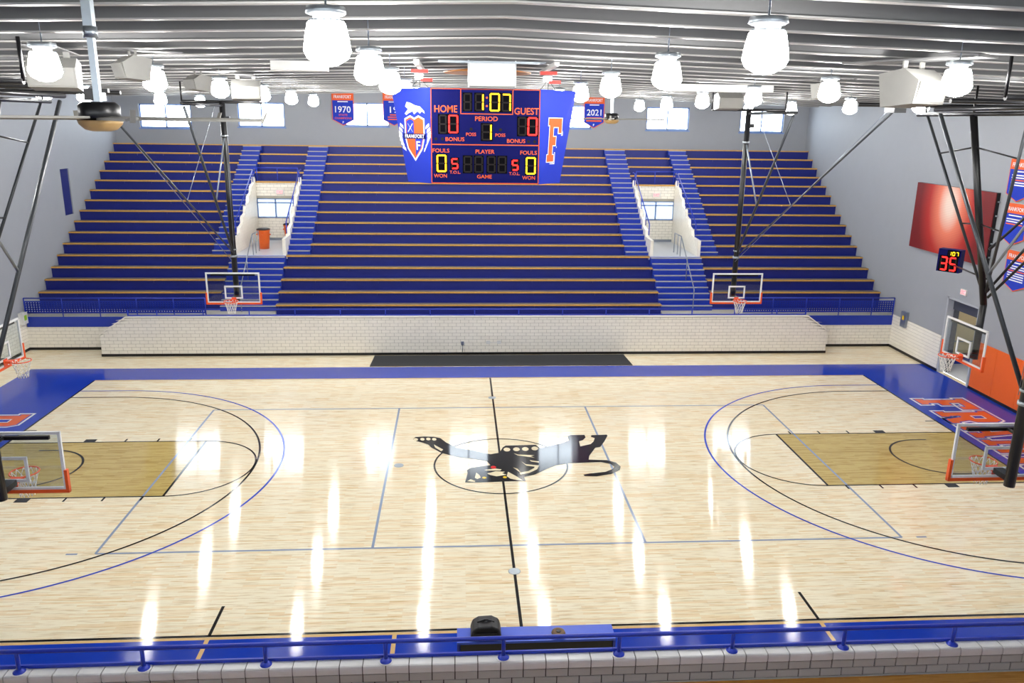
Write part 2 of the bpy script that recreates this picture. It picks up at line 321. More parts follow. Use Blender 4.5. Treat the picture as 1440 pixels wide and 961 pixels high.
for pts in ([(185,125),(240,160),(225,170),(190,145)], [(690,190),(720,200),(825,205),(800,212),(825,222),(760,212),(715,205)], [(735,245),(760,265),(850,275),(835,300),(780,325),(720,335),(716,322),(775,312),(815,292),(820,283),(765,275)],
            [(675,285),(705,295),(725,325),(700,305)], [(790,238),(850,248),(850,256),(800,248)], [(430,318),(450,335),(455,352),(430,362),(415,352)], [(360,376),(385,362),(415,374),(410,382)], [(500,325),(560,310),(620,315),(600,325),(630,335),(560,345),(520,335)],
            [(640,315),(690,345),(730,375),(690,372),(650,362),(628,345)], [(485,300),(560,292),(600,298),(590,306),(500,305)]):
    embl('emblem_marking', pts, 'cream', .0064)
embl('emblem_eye', oval(478,353,14,7), 'yellow', .0068); embl('emblem_eye', oval(615,352,14,7), 'yellow', .0068)
embl('emblem_tongue', oval(548,283,18,10), 'red_paint', .0068)

# ---- ceiling: shallow gable, ridge along Y, joists spanning X
XRG = -.5
def zj(x): return 10.50-.027*abs(x-XRG)        # underside of the joists
JD = .36                                          # joist depth
def gable(y0, y1, lo, hi):
    return MB().prism([(XL-.2, zj(XL)+lo), (XRG, zj(XRG)+lo), (XR+.2, zj(XR)+lo), (XR+.2, zj(XR)+hi), (XRG, zj(XRG)+hi), (XL-.2, zj(XL)+hi)], (0,y1,0), (1,0,0), (0,0,1), 0, y1-y0)
ceiling = gable(YN, YW+.2, JD, JD+.12).build('ceiling', 'deck', kind='structure')
jm = gable(-.008, .008, .02, JD-.02); jm2 = gable(-.075, .075, 0, .022); jm3 = gable(-.075, .075, JD-.03, JD)
jm.add(jm3.v, jm3.f)
j0 = jm.build('joist', 'web', ceiling); jb = jm2.build('bottom_flange', 'joist', None); jb.parent = j0; j0.location.y = -10.55
for k in range(-8, 23):
    y = -10.55+1.45*k
    if k and YN+.3 < y < YW-.2:
        c = copy_tree(j0, ceiling); c.location.y = y
br = MB().tube((0,.02,.04), (.22,1.43,JD-.03), .022, 5).build('bridging', 'joist', ceiling)
br.location = (.6, -10.55, zj(.6))
for xi, X in enumerate((-16.5,-13.2,-10.2,-7.5,-4.9,-3.4,-2.0,.75,2.1,3.5,5.6,8.4,11.4,14.6)):
    for k in range(-4, 22):
        if (k*7+xi*3) % 3: continue
        c = br.copy(); COL.objects.link(c); c.parent = ceiling; c.location = (X, -10.55+1.45*k, zj(X))

# ---- walls
def wall_with_holes(name, axis, pos, thick, a0, a1, z0, z1, holes, m='wall', parent=None):
    # wall as boxes round rectangular openings; axis 'y': plane Y=pos spanning X, axis 'x': plane X=pos spanning Y
    mb = MB(); zs = sorted({z0, z1, *[h[2] for h in holes], *[h[3] for h in holes]}); xs = sorted({a0, a1, *[h[0] for h in holes], *[h[1] for h in holes]})
    for i in range(len(xs)-1):
        zrun = None
        for j in range(len(zs)-1):
            c = ((xs[i]+xs[i+1])/2, (zs[j]+zs[j+1])/2)
            solid = not any(h[0] < c[0] < h[1] and h[2] < c[1] < h[3] for h in holes)
            if solid:
                if axis == 'y': mb.box(xs[i], xs[i+1], pos, pos+thick, zs[j], zs[j+1])
                else: mb.box(pos, pos+thick, xs[i], xs[i+1], zs[j], zs[j+1])
    o = mb.build(name, m, parent, kind='structure' if parent is None else None)
    bm = bmesh.new(); bm.from_mesh(o.data); bmesh.ops.remove_doubles(bm, verts=bm.verts[:], dist=1e-4); bm.to_mesh(o.data); bm.free()
    return o
WIN = [(-17.1,-14.55,8.55,9.72),(-12.25,-9.92,8.66,9.86),(-6.9,-4.65,8.76,9.92),(-1.75,.55,8.80,9.95),(3.4,5.78,8.8,9.95),(8.68,10.95,8.77,9.93),(13.68,16.03,8.72,9.90)]
VOM = [(-11.0,-8.66), (7.45,9.75)]
wall_with_holes('wall_far', 'y', YW, .25, XL-.25, XR+.25, 0, 10.9, WIN+[(-12.6, -8.4, 2.9, 5.6), (7.2, 11.6, 2.9, 5.6)])  # lower openings added so sky brightens the landing windows
for i, (x0, x1, z0, z1) in enumerate(WIN):
    w = thing('window_%d' % (i+1), ((x0+x1)/2, YW+.1, z0), kind='structure')
    xm = (x0+x1)/2; mb = MB()
    for a, b, c, d in ((x0,x1,z0,z0+.07),(x0,x1,z1-.07,z1),(x0,x0+.07,z0,z1),(x1-.07,x1,z0,z1),(xm-.035,xm+.035,z0,z1)): mb.box(a, b, YW+.06, YW+.14, c, d)
    mb.build('window_frame', 'window_frame', w)
    MB().box(x0-.05, x1+.05, YW-.06, YW+.1, z0-.06, z0).build('window_sill', 'window_frame', w)
    for a, b in ((x0+.07, xm-.035), (xm+.035, x1-.07)): MB().box(a, b, YW+.095, YW+.105, z0+.07, z1-.07).build('pane', 'glass', w)
wall_with_holes('wall_left', 'x', XL-.25, .25, YN, YW, 0, 10.4, [(16.1,16.9,4.85,6.85)])
MB().box(XL-.24, XL-.05, 16.1, 16.9, 4.85, 6.85).build('window_8', mat('navy_shutter', (30,40,110), .4), kind='structure')
wall_with_holes('wall_right', 'x', XR, .25, YN, YW, 0, 10.4, [(6.1,8.0,0,2.95)])
wall_with_holes('wall_near', 'y', YN-.25, .25, XL-.25, XR+.25, 0, 10.9, WIN)  # unseen window openings added to bring daylight onto the near parapet

# ---- glazed tile fields
def tiles(a0, a1, z0, z1, place, name, parent, top=None, tw=.33, th=.135, d=.012):
    mb = MB(); r = 0; z = z0
    while z < z1-.02:
        zz = min(z+th, z1); x = a0-(tw/2 if r % 2 else 0)
        while x < a1:
            s, e = max(x, a0), min(x+tw, a1)
            if e-s > .03:
                lim = min(top(s), top(e)) if top else z1
                if zz <= lim: place(mb, s+.006, e-.006, z+.006, zz-.006, d)
                elif max(top(s), top(e)) > z+.03:
                    ts, te = min(zz, max(top(s), z+.01))-.006, min(zz, max(top(e), z+.01))-.006
                    mb.prism([(s+.006, z+.006), (e-.006, z+.006), (e-.006, te), (s+.006, ts)], (0,YP,0), (1,0,0), (0,0,1), -.004, d)
            x += tw
        z += th; r += 1
    return mb.build(name, 'tile', parent, kind='stuff')
def p_back(Y): return lambda mb, a, b, c, e, d: mb.box(a, b, Y-d, Y+.005, c, e)          # faces -Y
def p_right(X): return lambda mb, a, b, c, e, d: mb.box(X-d, X+.005, a, b, c, e)         # faces -X
def p_left(X): return lambda mb, a, b, c, e, d: mb.box(X-.005, X+d, a, b, c, e)          # faces +X
YP = 10.62
PX0, PX1, PZ = -15.1, 14.05, 1.56
def ptop(x):
    if x < -14.05: return .86+(x-PX0)/(-14.05-PX0)*.70
    if x > 13.15: return .93+(PX1-x)/(PX1-13.15)*.63
    return PZ
pf = MB().prism([(PX0,0),(PX1,0),(PX1,.92),(13.15,PZ),(-14.05,PZ),(PX0,.85)], (0,YP+.24,0), (1,0,0), (0,0,1), 0, .24).build('wall_parapet_far', 'mortar', kind='structure')
tiles(PX0, PX1, .1, PZ-.02, p_back(YP), 'tile_field', pf, ptop)
MB().prism([(PX0-.02,.85),(-14.06,PZ),(13.16,PZ),(PX1+.02,.92),(PX1+.02,.97),(13.17,PZ+.045),(-14.07,PZ+.045),(PX0-.02,.90)], (0,YP+.26,0), (1,0,0), (0,0,1), 0, .30).build('coping', 'tile', pf)
tiles(YP+.01, YP+.24, .1, .85, p_left(PX0-.0) if False else p_right(PX0), 'tile_field', pf)
MB().box(PX0-.02, PX1+.02, YP-.022, YP, 0, .10).build('baseboard_far', 'black_base', kind='structure')
# alcove walls either side of the parapet, wainscots
YA = 11.62
for n, a, b in (('left', XL, PX0+.1), ('right', PX1-.1, XR)):
    w = MB().box(a, b, YA, YA+.2, 0, .95).build('wall_alcove_'+n, 'mortar', kind='structure')
    tiles(a, b, .1, .95, p_back(YA), 'tile_field', w)
    MB().box(a, b, YA-.022, YA, 0, .10).build('baseboard_alcove_'+n, 'black_base', kind='structure')
wl = MB().box(XL, XL+.02, -10.5, YA, 0, 1.36).build('wall_wainscot_left', 'mortar', kind='structure'); tiles(2.0, YA, .1, 1.36, p_left(XL+.02), 'tile_field', wl)
MB().box(XL, XL+.06, 2.0, YA, 1.36, 1.41).build('coping', 'white_metal', wl)
MB().box(XL+.02, XL+.045, -10.5, YA, 0, .10).build('baseboard_left', 'black_base', kind='structure')
wr = MB().box(XR-.02, XR, 8.0, YA, 0, 1.42).build('wall_wainscot_right', 'mortar', kind='structure'); tiles(8.05, YA, .1, 1.42, p_right(XR-.02), 'tile_field', wr)
MB().box(XR-.045, XR-.02, 8.0, YA, 0, .10).build('baseboard_right', 'black_base', kind='structure')
MB().box(XR-.045, XR-.02, -10.5, 6.0, 0, .10).build('baseboard_right_pad', 'black_base', kind='structure')
# orange wall padding: panels
pad = thing('wall_pad', (XR-.03, 0, .1), 'row of orange padded wall panels beside the open doorway', 'wall pad')
for k in range(9):
    y1 = 5.95-k*1.22
    MB().box(XR-.05, XR-.0, y1-1.21, y1, .10, 1.78).build('pad_panel', 'orange_wall', pad)
# ---- doorway in the right wall
d = thing('door_1', (XR, 7.05, 0), kind='structure'); mb = MB()
mb.box(XR-.03, XR+.27, 7.93, 8.02, 0, 2.97).box(XR-.03, XR+.27, 6.06, 6.14, 0, 2.97).box(XR-.03, XR+.27, 6.06, 8.02, 2.9, 2.97); mb.build('door_frame', 'door_frame', d)
MB().box(XR+.25, XR+4, 5.0, 9.0, -.1, 0.0).build('vestibule_floor', 'lobby_floor', d)
MB().box(XR+2.2, XR+2.4, 5.0, 9.0, 0, 3).build('vestibule_wall', 'tile', d)
MB().box(XR+.25, XR+2.4, 4.9, 5.0, 0, 3).box(XR+.25, XR+2.4, 9.0, 9.1, 0, 3).box(XR+.25, XR+2.4, 4.9, 9.1, 3, 3.1).build('vestibule_shell', mat('beige_vestibule_block', (206,192,158), .5), d)
MB().box(XR+2.17, XR+2.2, 5.0, 9.0, 0, .35).build('vestibule_base', 'step', d)
MB().box(XR+.24, XR+.42, 7.86, 7.92, .02, 2.5).build('door_leaf', 'glass_dark', d)
MB().box(XR+.2, XR+.24, 6.14, 7.93, 2.5, 2.9).build('transom', 'glass_dark', d)
MB().box(XR+.9, XR+1.5, 6.7, 7.3, 2.95, 2.99).build('added_vestibule_light', mat('added_light_panel', (255,250,240), .5, emit=6., var=.02), d)  # unseen glowing panel added to brighten the dark vestibule
MB().box(XR+.26, XR+2.2, 8.97, 8.995, 0, .35).build('vestibule_base', 'step', d)
MB().tube((XR+.3, 8.9, .95), (XR+2.1, 8.9, .95), .025, 8).build('vestibule_handrail', 'chrome', d)

# ================================================================== FAR BLEACHERS
Y0, Z0, RUN, RISE = 12.873, 2.116, .649, .406
def rw(i): return Y0+RUN*i, Z0+RISE*i
bl = thing('bleacher_stand', (-.5, 16, 0), 'tall navy concrete bleacher stand with worn wooden bench planks', 'bleachers')
AIS_L, AIS_R = (-11.9, -7.69), (6.40, 10.66)       # outer edges of the stair zones
def tier(x0, x1, i, back=None, zlow=None, front=None):
    y, z = rw(i); yb = rw(i+1)[0]+.07 if back is None else back
    MB().box(x0, x1, y+.06 if front is None else front, yb, (z-RISE-.12) if zlow is None else zlow, z-.05).build('tier', 'navy', bl)
BENCH = {}
def bench(x0, x1, i, brackets=True):
    y, z = rw(i); k = round(x1-x0, 2)
    if k not in BENCH:
        b = MB().box(-(x1-x0)/2, (x1-x0)/2, 0, .30, -.05, 0).build('bench_plank', 'bench', None); b.parent = bl
        e = MB().box(-(x1-x0)/2, (x1-x0)/2, -.012, 0, -.062, -.002).build('bench_edge', 'bench_edge', None); e.parent = b
        BENCH[k] = b
    else: b = copy_tree(BENCH[k], bl)
    b.location = Vector(((x0+x1)/2, y, z))-bl.location
    if not brackets: return
    n = max(1, int((x1-x0)/1.25)); mb = MB()
    for j in range(n+1):
        x = x0+.08+(x1-x0-.16)*j/n; mb.box(x-.02, x+.02, y+.01, y+.07, z-.16, z-.05)
    mb.build('bench_bracket', 'navy', bl, kind='stuff')
for i in range(15):
    eL, eR = (VOM[0][0], VOM[1][1]) if i < 4 else (AIS_L[0], AIS_R[1])
    if i < 14: bench(XL+.02, eL, i); bench(eR, XR-.02, i)
    if i < 4:
        bench(-8.66, 7.45, i)
    elif i < 14: bench(AIS_L[1], AIS_R[0], i)
    if 10 <= i < 14:
        for a, b in VOM: bench(a+(.15 if i == 10 else 0), b-(.15 if i == 10 else 0), i, i > 10)
    # concrete tiers
    lo = 0.9 if i == 0 else None
    back = YW if i == 14 else None
    tier(XL, eL, i, back, 1.3 if i == 0 else None); tier(eR, XR, i, back, 1.3 if i == 0 else None)
    if i < 4: tier(-8.66, 7.45, i, back)
    else: tier(AIS_L[1], AIS_R[0], i, back)
    if i >= 10:
        for a, b in VOM: tier(a, b, i, back, None, rw(10)[0]+.256 if i == 10 else None)
for i in (-1, -2):
    bench(-8.66, 7.45, i); tier(-8.66, 7.45, i)
y, z = rw(14)
MB().box(XL, XR, y, y+.12, z-.05, z+.0).build('top_ledge', 'bench_edge', bl)
# walkway behind the fences and parapet
MB().box(XL, -8.66, YA, Y0+.1, 1.2, 1.37).build('walkway', 'nosing', bl); MB().box(7.45, XR, YA, Y0+.1, 1.2, 1.37).build('walkway', 'nosing', bl)
MB().box(-8.66, 7.45, YP+.25, rw(-2)[0]+.2, .7, .86).build('walkway', 'nosing', bl)
for a, b in ((XL+.065, -11.5), (10.2, XR-.036)): MB().box(a, b, YA-.02, YA+.03, .951, 1.368).build('fascia', 'step', bl)
MB().box(-14.2, -8.5, YP+.25, YA+.05, 1.2, 1.37).build('walkway', 'nosing', bl); MB().box(7.3, 13.3, YP+.25, YA+.05, 1.2, 1.37).build('walkway', 'nosing', bl)
# stairs
STEP = {}
def stair(x0, x1, ya, za, yb, zb, n):
    run = (yb-ya)/n; rise = (zb-za)/n
    for k in range(n):
        key = (round(x1-x0, 2), round(run, 3), round(rise, 3))
        if key not in STEP:
            s = MB().box(-(x1-x0)/2, (x1-x0)/2, 0, run+.3, -rise-.25, 0).build('aisle_step', 'step', None); s.parent = bl
            e = MB().box(-(x1-x0)/2, (x1-x0)/2, -.008, .06, -.035, .004).build('step_nosing', 'nosing', None); e.parent = s
            STEP[key] = s
        else: s = copy_tree(STEP[key], bl)
        s.location = Vector(((x0+x1)/2, ya+run*k, za+rise*(k+1)))-bl.location
ZV = rw(3)[1]
for a, b in VOM:
    stair(a, b, rw(0)[0]-.32, 1.37, rw(3)[0]-.02, ZV-.02, 9)          # wide lower flight
for a, b in ((-11.9,-11.0),(-8.66,-7.69),(6.40,7.45),(9.75,10.66)):
    y3, z3 = rw(3); y14, z14 = rw(14)
    stair(a, b, y3+.32, z3-.05, y14, z14-.05, 21)
# ================================================================== VOMITORIES
YV = rw(10)[0]+.05
for n, (a, b) in enumerate(VOM):
    sd = 'left' if n == 0 else 'right'
    MB().box(a-.05, b+.05, rw(3)[0]+.02, YV+.2, ZV-.15, ZV).build('floor_landing_'+sd, 'lobby_floor', kind='structure')
    zt = rw(10)[1]-.064; wx0, wx1, wz0, wz1 = a+.12, b-.45 if n == 0 else b-.1, 4.42, 5.36
    if n == 1: wx0 = a+.35
    wb = wall_with_holes('wall_landing_'+sd, 'y', YV, .2, a, b, ZV, zt, [(wx0, wx1, wz0, wz1)], 'mortar')
    mb = MB(); zz = ZV+.12; r = 0
    while zz < zt-.02:
        x = a-(.165 if r % 2 else 0); ze = min(zz+.135, zt)
        while x < b:
            s0, e0 = max(x, a), min(x+.33, b)
            if e0-s0 > .03 and not (e0 > wx0 and s0 < wx1 and ze > wz0 and zz < wz1): mb.box(s0+.006, e0-.006, YV-.012, YV+.004, zz+.006, ze-.006)
            x += .33
        zz += .135; r += 1
    mb.build('tile_field', 'tile', wb, kind='stuff')
    MB().box(a, b, YV-.02, YV, ZV, ZV+.12).build('base_strip', 'chrome', wb)
    wn = thing('window_%d' % (9+n), ((wx0+wx1)/2, YV+.1, wz0), kind='structure'); xm = (wx0+wx1)/2; mb = MB()
    for c, d_, e, g in ((wx0,wx1,wz0,wz0+.05),(wx0,wx1,wz1-.05,wz1),(wx0,wx0+.05,wz0,wz1),(wx1-.05,wx1,wz0,wz1),(xm-.03,xm+.03,wz0,wz1),(wx0,wx1,wz1-.24,wz1-.19)): mb.box(c, d_, YV+.04, YV+.1, e, g)
    mb.build('window_frame', 'window_frame', wn)
    for c, d_ in ((wx0+.05, xm-.03), (xm+.03, wx1-.05)): MB().box(c, d_, YV+.065, YV+.075, wz0+.05, wz1-.05).build('pane', 'dim_pane', wn)
    # far wall opened behind that window, added to let sky show
    for s, X in ((-1, a), (1, b)):
        w = thing('wall_cheek_%s_%s' % (sd, 'west' if s < 0 else 'east'), (X, 17, ZV), kind='structure')
        x0, x1 = (X+.002, X+.14) if s < 0 else (X-.14, X-.002); y3 = rw(3)[0]+.03
        prof = [(y3, ZV+.001), (YV-.025, ZV+.001), (YV-.025, rw(10)[1]+.1)]
        for k in range(9, 3, -1): prof += [(rw(k)[0]+.55, rw(k)[1]+.62), (rw(k)[0]+.45, rw(k)[1]+.34)]
        prof += [(y3, rw(3)[1]+.72)]
        MB().prism(prof, (x1, 0, 0), (0,1,0), (0,0,1), -(x1-x0), 0).build('cheek_core', 'tile', w)
        mb = MB(); zz = ZV; r = 0; inner = x1 if s < 0 else x0
        while zz < rw(10)[1]:
            yy = y3-(.165 if r % 2 else 0)
            while yy < YV-.03:
                s0, e0 = max(yy, y3), min(yy+.33, YV-.03); lim = rw(0)[1]+(s0-Y0)/RUN*RISE+.30
                if zz+.135 < lim and e0-s0 > .04: mb.box(inner-.008, inner+.008, s0+.006, e0-.006, zz+.006, zz+.129)
                yy += .33
            zz += .135; r += 1
        mb.build('tile_field', 'tile', w, kind='stuff')
        rr = thing('stair_rail', (X, 17, ZV), 'sloping blue handrail on the %s cheek wall of the %s' % (('cheek', 'aisle-side')[0] if False else ('outer' if (s < 0) == (n == 0) else 'inner'), 'stairwell with the orange bins' if n == 0 else 'stairwell without bins'), 'handrail')
        xc = (x0+x1)/2; pa = (xc, rw(10)[0]-.1, rw(10)[1]+.55); pb = (xc, rw(4)[0]+.1, rw(4)[1]+.95)
        MB().path([(xc, rw(10)[0]+.3, rw(10)[1]+.55), pa, pb, (xc, pb[1], pb[2]-.5)], .025).build('rail', 'rail', rr)
        for t in (.02, .5, .8):
            p = Vector(pa).lerp(Vector(pb), t); MB().tube(p, p-Vector((0,0,.55)), .02, 6).build('rail_post', 'rail', rr)
    hr = thing('header_rail', ((a+b)/2, YV, rw(10)[1]), 'short blue guard rail above the %s' % ('stairwell with the orange bins' if n == 0 else 'stairwell without bins'), 'guard rail')
    zr = rw(10)[1]
    MB().path([(a+.2, YV+.1, zr), (a+.2, YV+.1, zr+.62), (b-.2, YV+.1, zr+.62), (b-.2, YV+.1, zr)], .025).build('rail', 'rail', hr)
    MB().tube(((a+b)/2, YV+.1, zr), ((a+b)/2, YV+.1, zr+.62), .02, 6).build('rail_post', 'rail', hr)
    ex = thing('exit_sign', ((a+b)/2+.1, YV-.05, 5.6), 'small red EXIT sign above the window of the %s' % ('stairwell with the orange bins' if n == 0 else 'stairwell without bins'), 'sign')
    cx = (a+b)/2+.1; MB().box(cx-.2, cx+.2, YV-.06, YV-.012, 5.56, 5.78).build('housing', 'white_box', ex)
    text(MB(), 'EXIT', 0, 0, .26, .13, (cx, YV-.06, 5.67), (1,0,0), (0,0,1), .004).build('lettering', 'exit_red', ex)
    # brushed steel centre handrail down the wide flight
    ch = thing('stair_handrail', ((a+b)/2, 14, ZV), 'brushed steel handrail running down the wide flight of the %s' % ('stairwell with the orange bins' if n == 0 else 'stairwell without bins'), 'handrail')
    xc = (a+b)/2+(-.25 if n == 0 else .25); y3 = rw(3)[0]
    MB().path([(xc, y3+1.2, ZV), (xc, y3+1.2, ZV+.9), (xc, y3+.1, ZV+.9), (xc, rw(0)[0]-.5, 1.37+.95), (xc, rw(0)[0]-.5, 1.37+.8)], .024).build('rail', 'chrome', ch)
    for yy, zl, zh in ((y3+.6, ZV, ZV+.9), (y3+.1, ZV, ZV+.9), (rw(1)[0]+.2, rw(1)[1]-.05, rw(1)[1]+.98), (rw(0)[0]-.5, 1.37, 2.3)):
        MB().tube((xc, yy, zl), (xc, yy, zh), .02, 6).build('rail_post', 'chrome', ch)
def bin_(x, y, label):
    t = thing('trash_bin', (x, y, ZV), label, 'trash can', 'orange trash cans on the landing')
    MB().lathe((x, y, ZV), [(.22,0),(.25,.35),(.28,.8),(.30,.82),(.30,.86)], 18).build('body', 'bin', t)
    MB().lathe((x, y, ZV), [(.30,.86),(.31,.9),(.24,.93),(.12,.94)], 18).build('lid', 'bag', t)
    mb = MB()
    for a in range(4): c, s_ = math.cos(a*PI/2), math.sin(a*PI/2); mb.box(x+c*.29-.03, x+c*.29+.03, y+s_*.29-.03, y+s_*.29+.03, ZV+.62, ZV+.68)
    mb.build('handle', 'bin', t)
bin_(-10.02, 16.75, 'orange trash can with black lid standing nearer the landing steps'); bin_(-9.2, 18.6, 'orange trash can with black lid standing by the landing window wall')

# ================================================================== RAILS AND FENCES
fr = thing('parapet_rail', (-.5, YP+.12, PZ), 'low blue pipe rail along the top of the long tiled parapet', 'guard rail')
MB().path([(-14.0, YP+.12, PZ), (-14.0, YP+.12, PZ+.30), (13.1, YP+.12, PZ+.30), (13.1, YP+.12, PZ)], .028).build('top_rail', 'rail', fr)
MB().box(-14.0, 13.1, YP+.10, YP+.14, PZ+.05, PZ+.09).build('bottom_rail', 'rail', fr)
for k in range(15):
    x = -12.9+1.77*k
    if x < 13: MB().tube((x, YP+.12, PZ), (x, YP+.12, PZ+.30), .024, 6).build('rail_post', 'rail', fr)
for n, a, b, lab in ((0, XL+.05, -11.3, 'blue perforated guard fence in front of the bleachers nearest the shuttered side window'), (1, 10.6, XR-.05, 'blue perforated guard fence in front of the bleachers nearest the red wall panel')):
    g = thing('guard_fence', ((a+b)/2, YA, 1.37), lab, 'guard fence')
    MB().path([(a, YA, 1.37), (a, YA, 2.12), (b, YA, 2.12), (b, YA, 1.37)], .024).build('top_rail', 'rail', g)
    MB().tube((a, YA, 1.52), (b, YA, 1.52), .02, 6).build('bottom_rail', 'rail', g)
    k = 0; x = a
    while x < b-.5:
        x2 = min(x+1.44, b); MB().tube((x2, YA, 1.37), (x2, YA, 2.12), .022, 6).build('rail_post', 'rail', g)
        # perforated sheet: real slots cut between ribs
        mb = MB()
        m_ = int((x2-x)/.10)
        for q in range(m_+1): xx = x+.02+(x2-x-.04)*q/m_; mb.box(xx-.028, xx+.028, YA-.004, YA+.004, 1.54, 1.98)
        for q in range(6): zz = 1.54+.088*q; mb.box(x+.02, x2-.02, YA-.004, YA+.004, zz-.026, zz+.026)
        mb.build('perforated_panel', 'rail', g)
        x = x2
# black mat, wall outlets
MB().prism([(-4.55,9.05),(5.62,9.02),(5.55,10.5),(-4.5,10.5)], (0,0,0), (1,0,0), (0,1,0), .001, .02).build('floor_mat', 'mat_black', None, 'long charcoal rubber mat lying along the foot of the parapet', 'floor mat')
for x, zz, lab, w in ((-1.0,.42,'small grey outlet box with conduit low on the tiled parapet',.07), (.25,.46,'white twin-socket outlet pair joined by a bar on the parapet',.30)):
    t = thing('wall_outlet', (x, YP-.02, zz), lab, 'outlet')
    if w < .1:
        MB().box(x-.06, x+.06, YP-.06, YP-.012, zz, zz+.14).build('box', 'chrome', t); MB().tube((x, YP-.035, .1), (x, YP-.035, zz), .014, 6).build('conduit', 'chrome', t)
    else:
        for s in (-.22, .22): MB().box(x+s-.08, x+s+.08, YP-.05, YP-.012, zz, zz+.13).build('box', 'white_box', t)
        MB().tube((x-.2, YP-.03, zz+.06), (x+.2, YP-.03, zz+.06), .014, 6).build('conduit', 'white_box', t)

# ================================================================== NEAR PARAPET, RAIL, WALKWAY
YQ0, YQ1, QZ, WZ = -10.75, -10.56, 1.60, 1.17
pn = MB().box(-17.5, 16.8, YQ0+.01, YQ1, 0, QZ-.02).build('wall_parapet_near', 'dark_mortar', kind='structure')
t0 = MB().box(-.156, .156, -.014, .004, -.0595, .0595).build('tile', 'greytile', pn); tc0 = None
first = True
for r in range(3):
    zc = QZ-.135-.0675-.135*r
    for k in range(-28, 29):
        x = k*.33+(.165 if r % 2 else 0)-.4
        if abs(x+.4) > 9.3: continue
        c = t0 if first else t0.copy()
        if not first: COL.objects.link(c); c.parent = pn
        first = False; c.location = (x, YQ0, zc)
c0 = MB().prism([(YQ0-.02, QZ-.125), (YQ1+.02, QZ-.125), (YQ1+.02, QZ), (YQ0+.01, QZ), (YQ0-.012, QZ-.012), (YQ0-.02, QZ-.04)], (-.158,0,0), (0,1,0), (0,0,1), 0, .316).build('cap_tile', 'cap', pn)
for k in range(-28, 29):
    c = c0 if k == -28 else c0.copy()
    if k != -28: COL.objects.link(c); c.parent = pn
    c.location = (k*.33-.4, 0, 0)
YR = -10.66
nr = thing('near_guard_rail', (-.5, YR, QZ), 'blue pipe guard rail on the grey tiled wall above the court edge', 'guard rail')
MB().tube((-17, YR, QZ+.33), (16.5, YR, QZ+.33), .032, 10).build('top_rail', 'rail', nr)
MB().box(-17, 16.5, YR+.07, YR+.10, QZ, QZ+.05).build('toe_rail', 'rail', nr)
for k in range(-5, 6):
    x = -.52+1.70*k
    MB().tube((x, YR, QZ), (x, YR, QZ+.33), .030, 8).build('rail_post', 'rail', nr)
    f = MB().lathe((x, YR, QZ), [(.085,0),(.085,.012),(.055,.03),(.034,.05)], 16).build('flange', 'rail', nr)
    MB().lathe((x, YR, QZ), [(.11,0.001),(.11,.006)], 16).build('flange_plate', 'cap', nr)
MB().box(-17.5, 16.8, -14.5, YQ0, WZ-.1, WZ).build('floor_walkway', 'plank', kind='structure')
MB().box(-17.5, 16.8, YQ0-.02, YQ0, WZ, WZ+.02).build('trim_1', 'greytile', kind='structure')
prof = [(YQ0-2.2, WZ-.1)]
for k in range(13): prof += [(-12.9-.649*k, WZ+.406*k-.1), (-12.9-.649*k, WZ+.406*(k+1))]
prof += [(YN, WZ+.406*13), (YN, 0), (YQ0-2.2, 0)]
MB().prism(prof, (-17.5,0,0), (0,1,0), (0,0,1), 0, 34.3).build('floor_near_stand', 'navy', kind='structure')
# scorer's table on the court side of the near parapet
st = thing('scorer_table', (.15, -9.35, 0), 'long blue scorer table standing against the grey tiled wall', 'table')
MB().box(-1.2, 1.45, -9.20, -8.80, .78, .82).build('table_top', mat('bright_blue_table', (58,92,214), .35), st)
MB().box(-1.2, 1.45, -8.84, -8.80, .05, .78).build('front_panel', 'rail', st)
for x in (-1.2, 1.41): MB().box(x, x+.04, -9.20, -8.84, 0, .78).build('end_panel', 'rail', st)
MB().box(-1.14, 1.39, -9.19, -9.15, .05, .77).build('open_back_shade', 'black_base', st)  # black sheet painting the shade inside the table's open back
bg_ = thing('backpack', (-.75, -9.15, .82), 'black backpack lying on the blue scorer table', 'bag')
mb = MB(); prof = [(-.24,-.02),(-.26,.05),(-.22,.18),(-.12,.24),(.1,.25),(.22,.19),(.26,.06),(.24,-.02)]
mb.prism(prof, (-.72,-9.19,.842), (1,0,0), (0,0,1), -.36, 0); o = mb.build('body', 'bag', bg_)
bv = o.modifiers.new('soft', 'BEVEL'); bv.width = .06; bv.segments = 3
MB().path([(-.86,-9.01,1.07), (-.72,-9.01,1.12), (-.58,-9.01,1.07)], .018, 6).build('handle', 'bag', bg_)
MB().box(-.9, -.54, -9.22, -9.19, .86, .98).build('pocket', 'bag', bg_)
t = thing('tape_roll', (.5, -9.07, .82), 'brown roll lying on the blue scorer table', 'roll'); MB().torus((.5,-9.07,.866), .075, .045, 24, 8).build('roll', mat('brown_kraft', (120,96,70), .7), t); MB().lathe((.5,-9.07,.82), [(.035,0),(.035,.09)], 14).build('core', 'black_base', t)

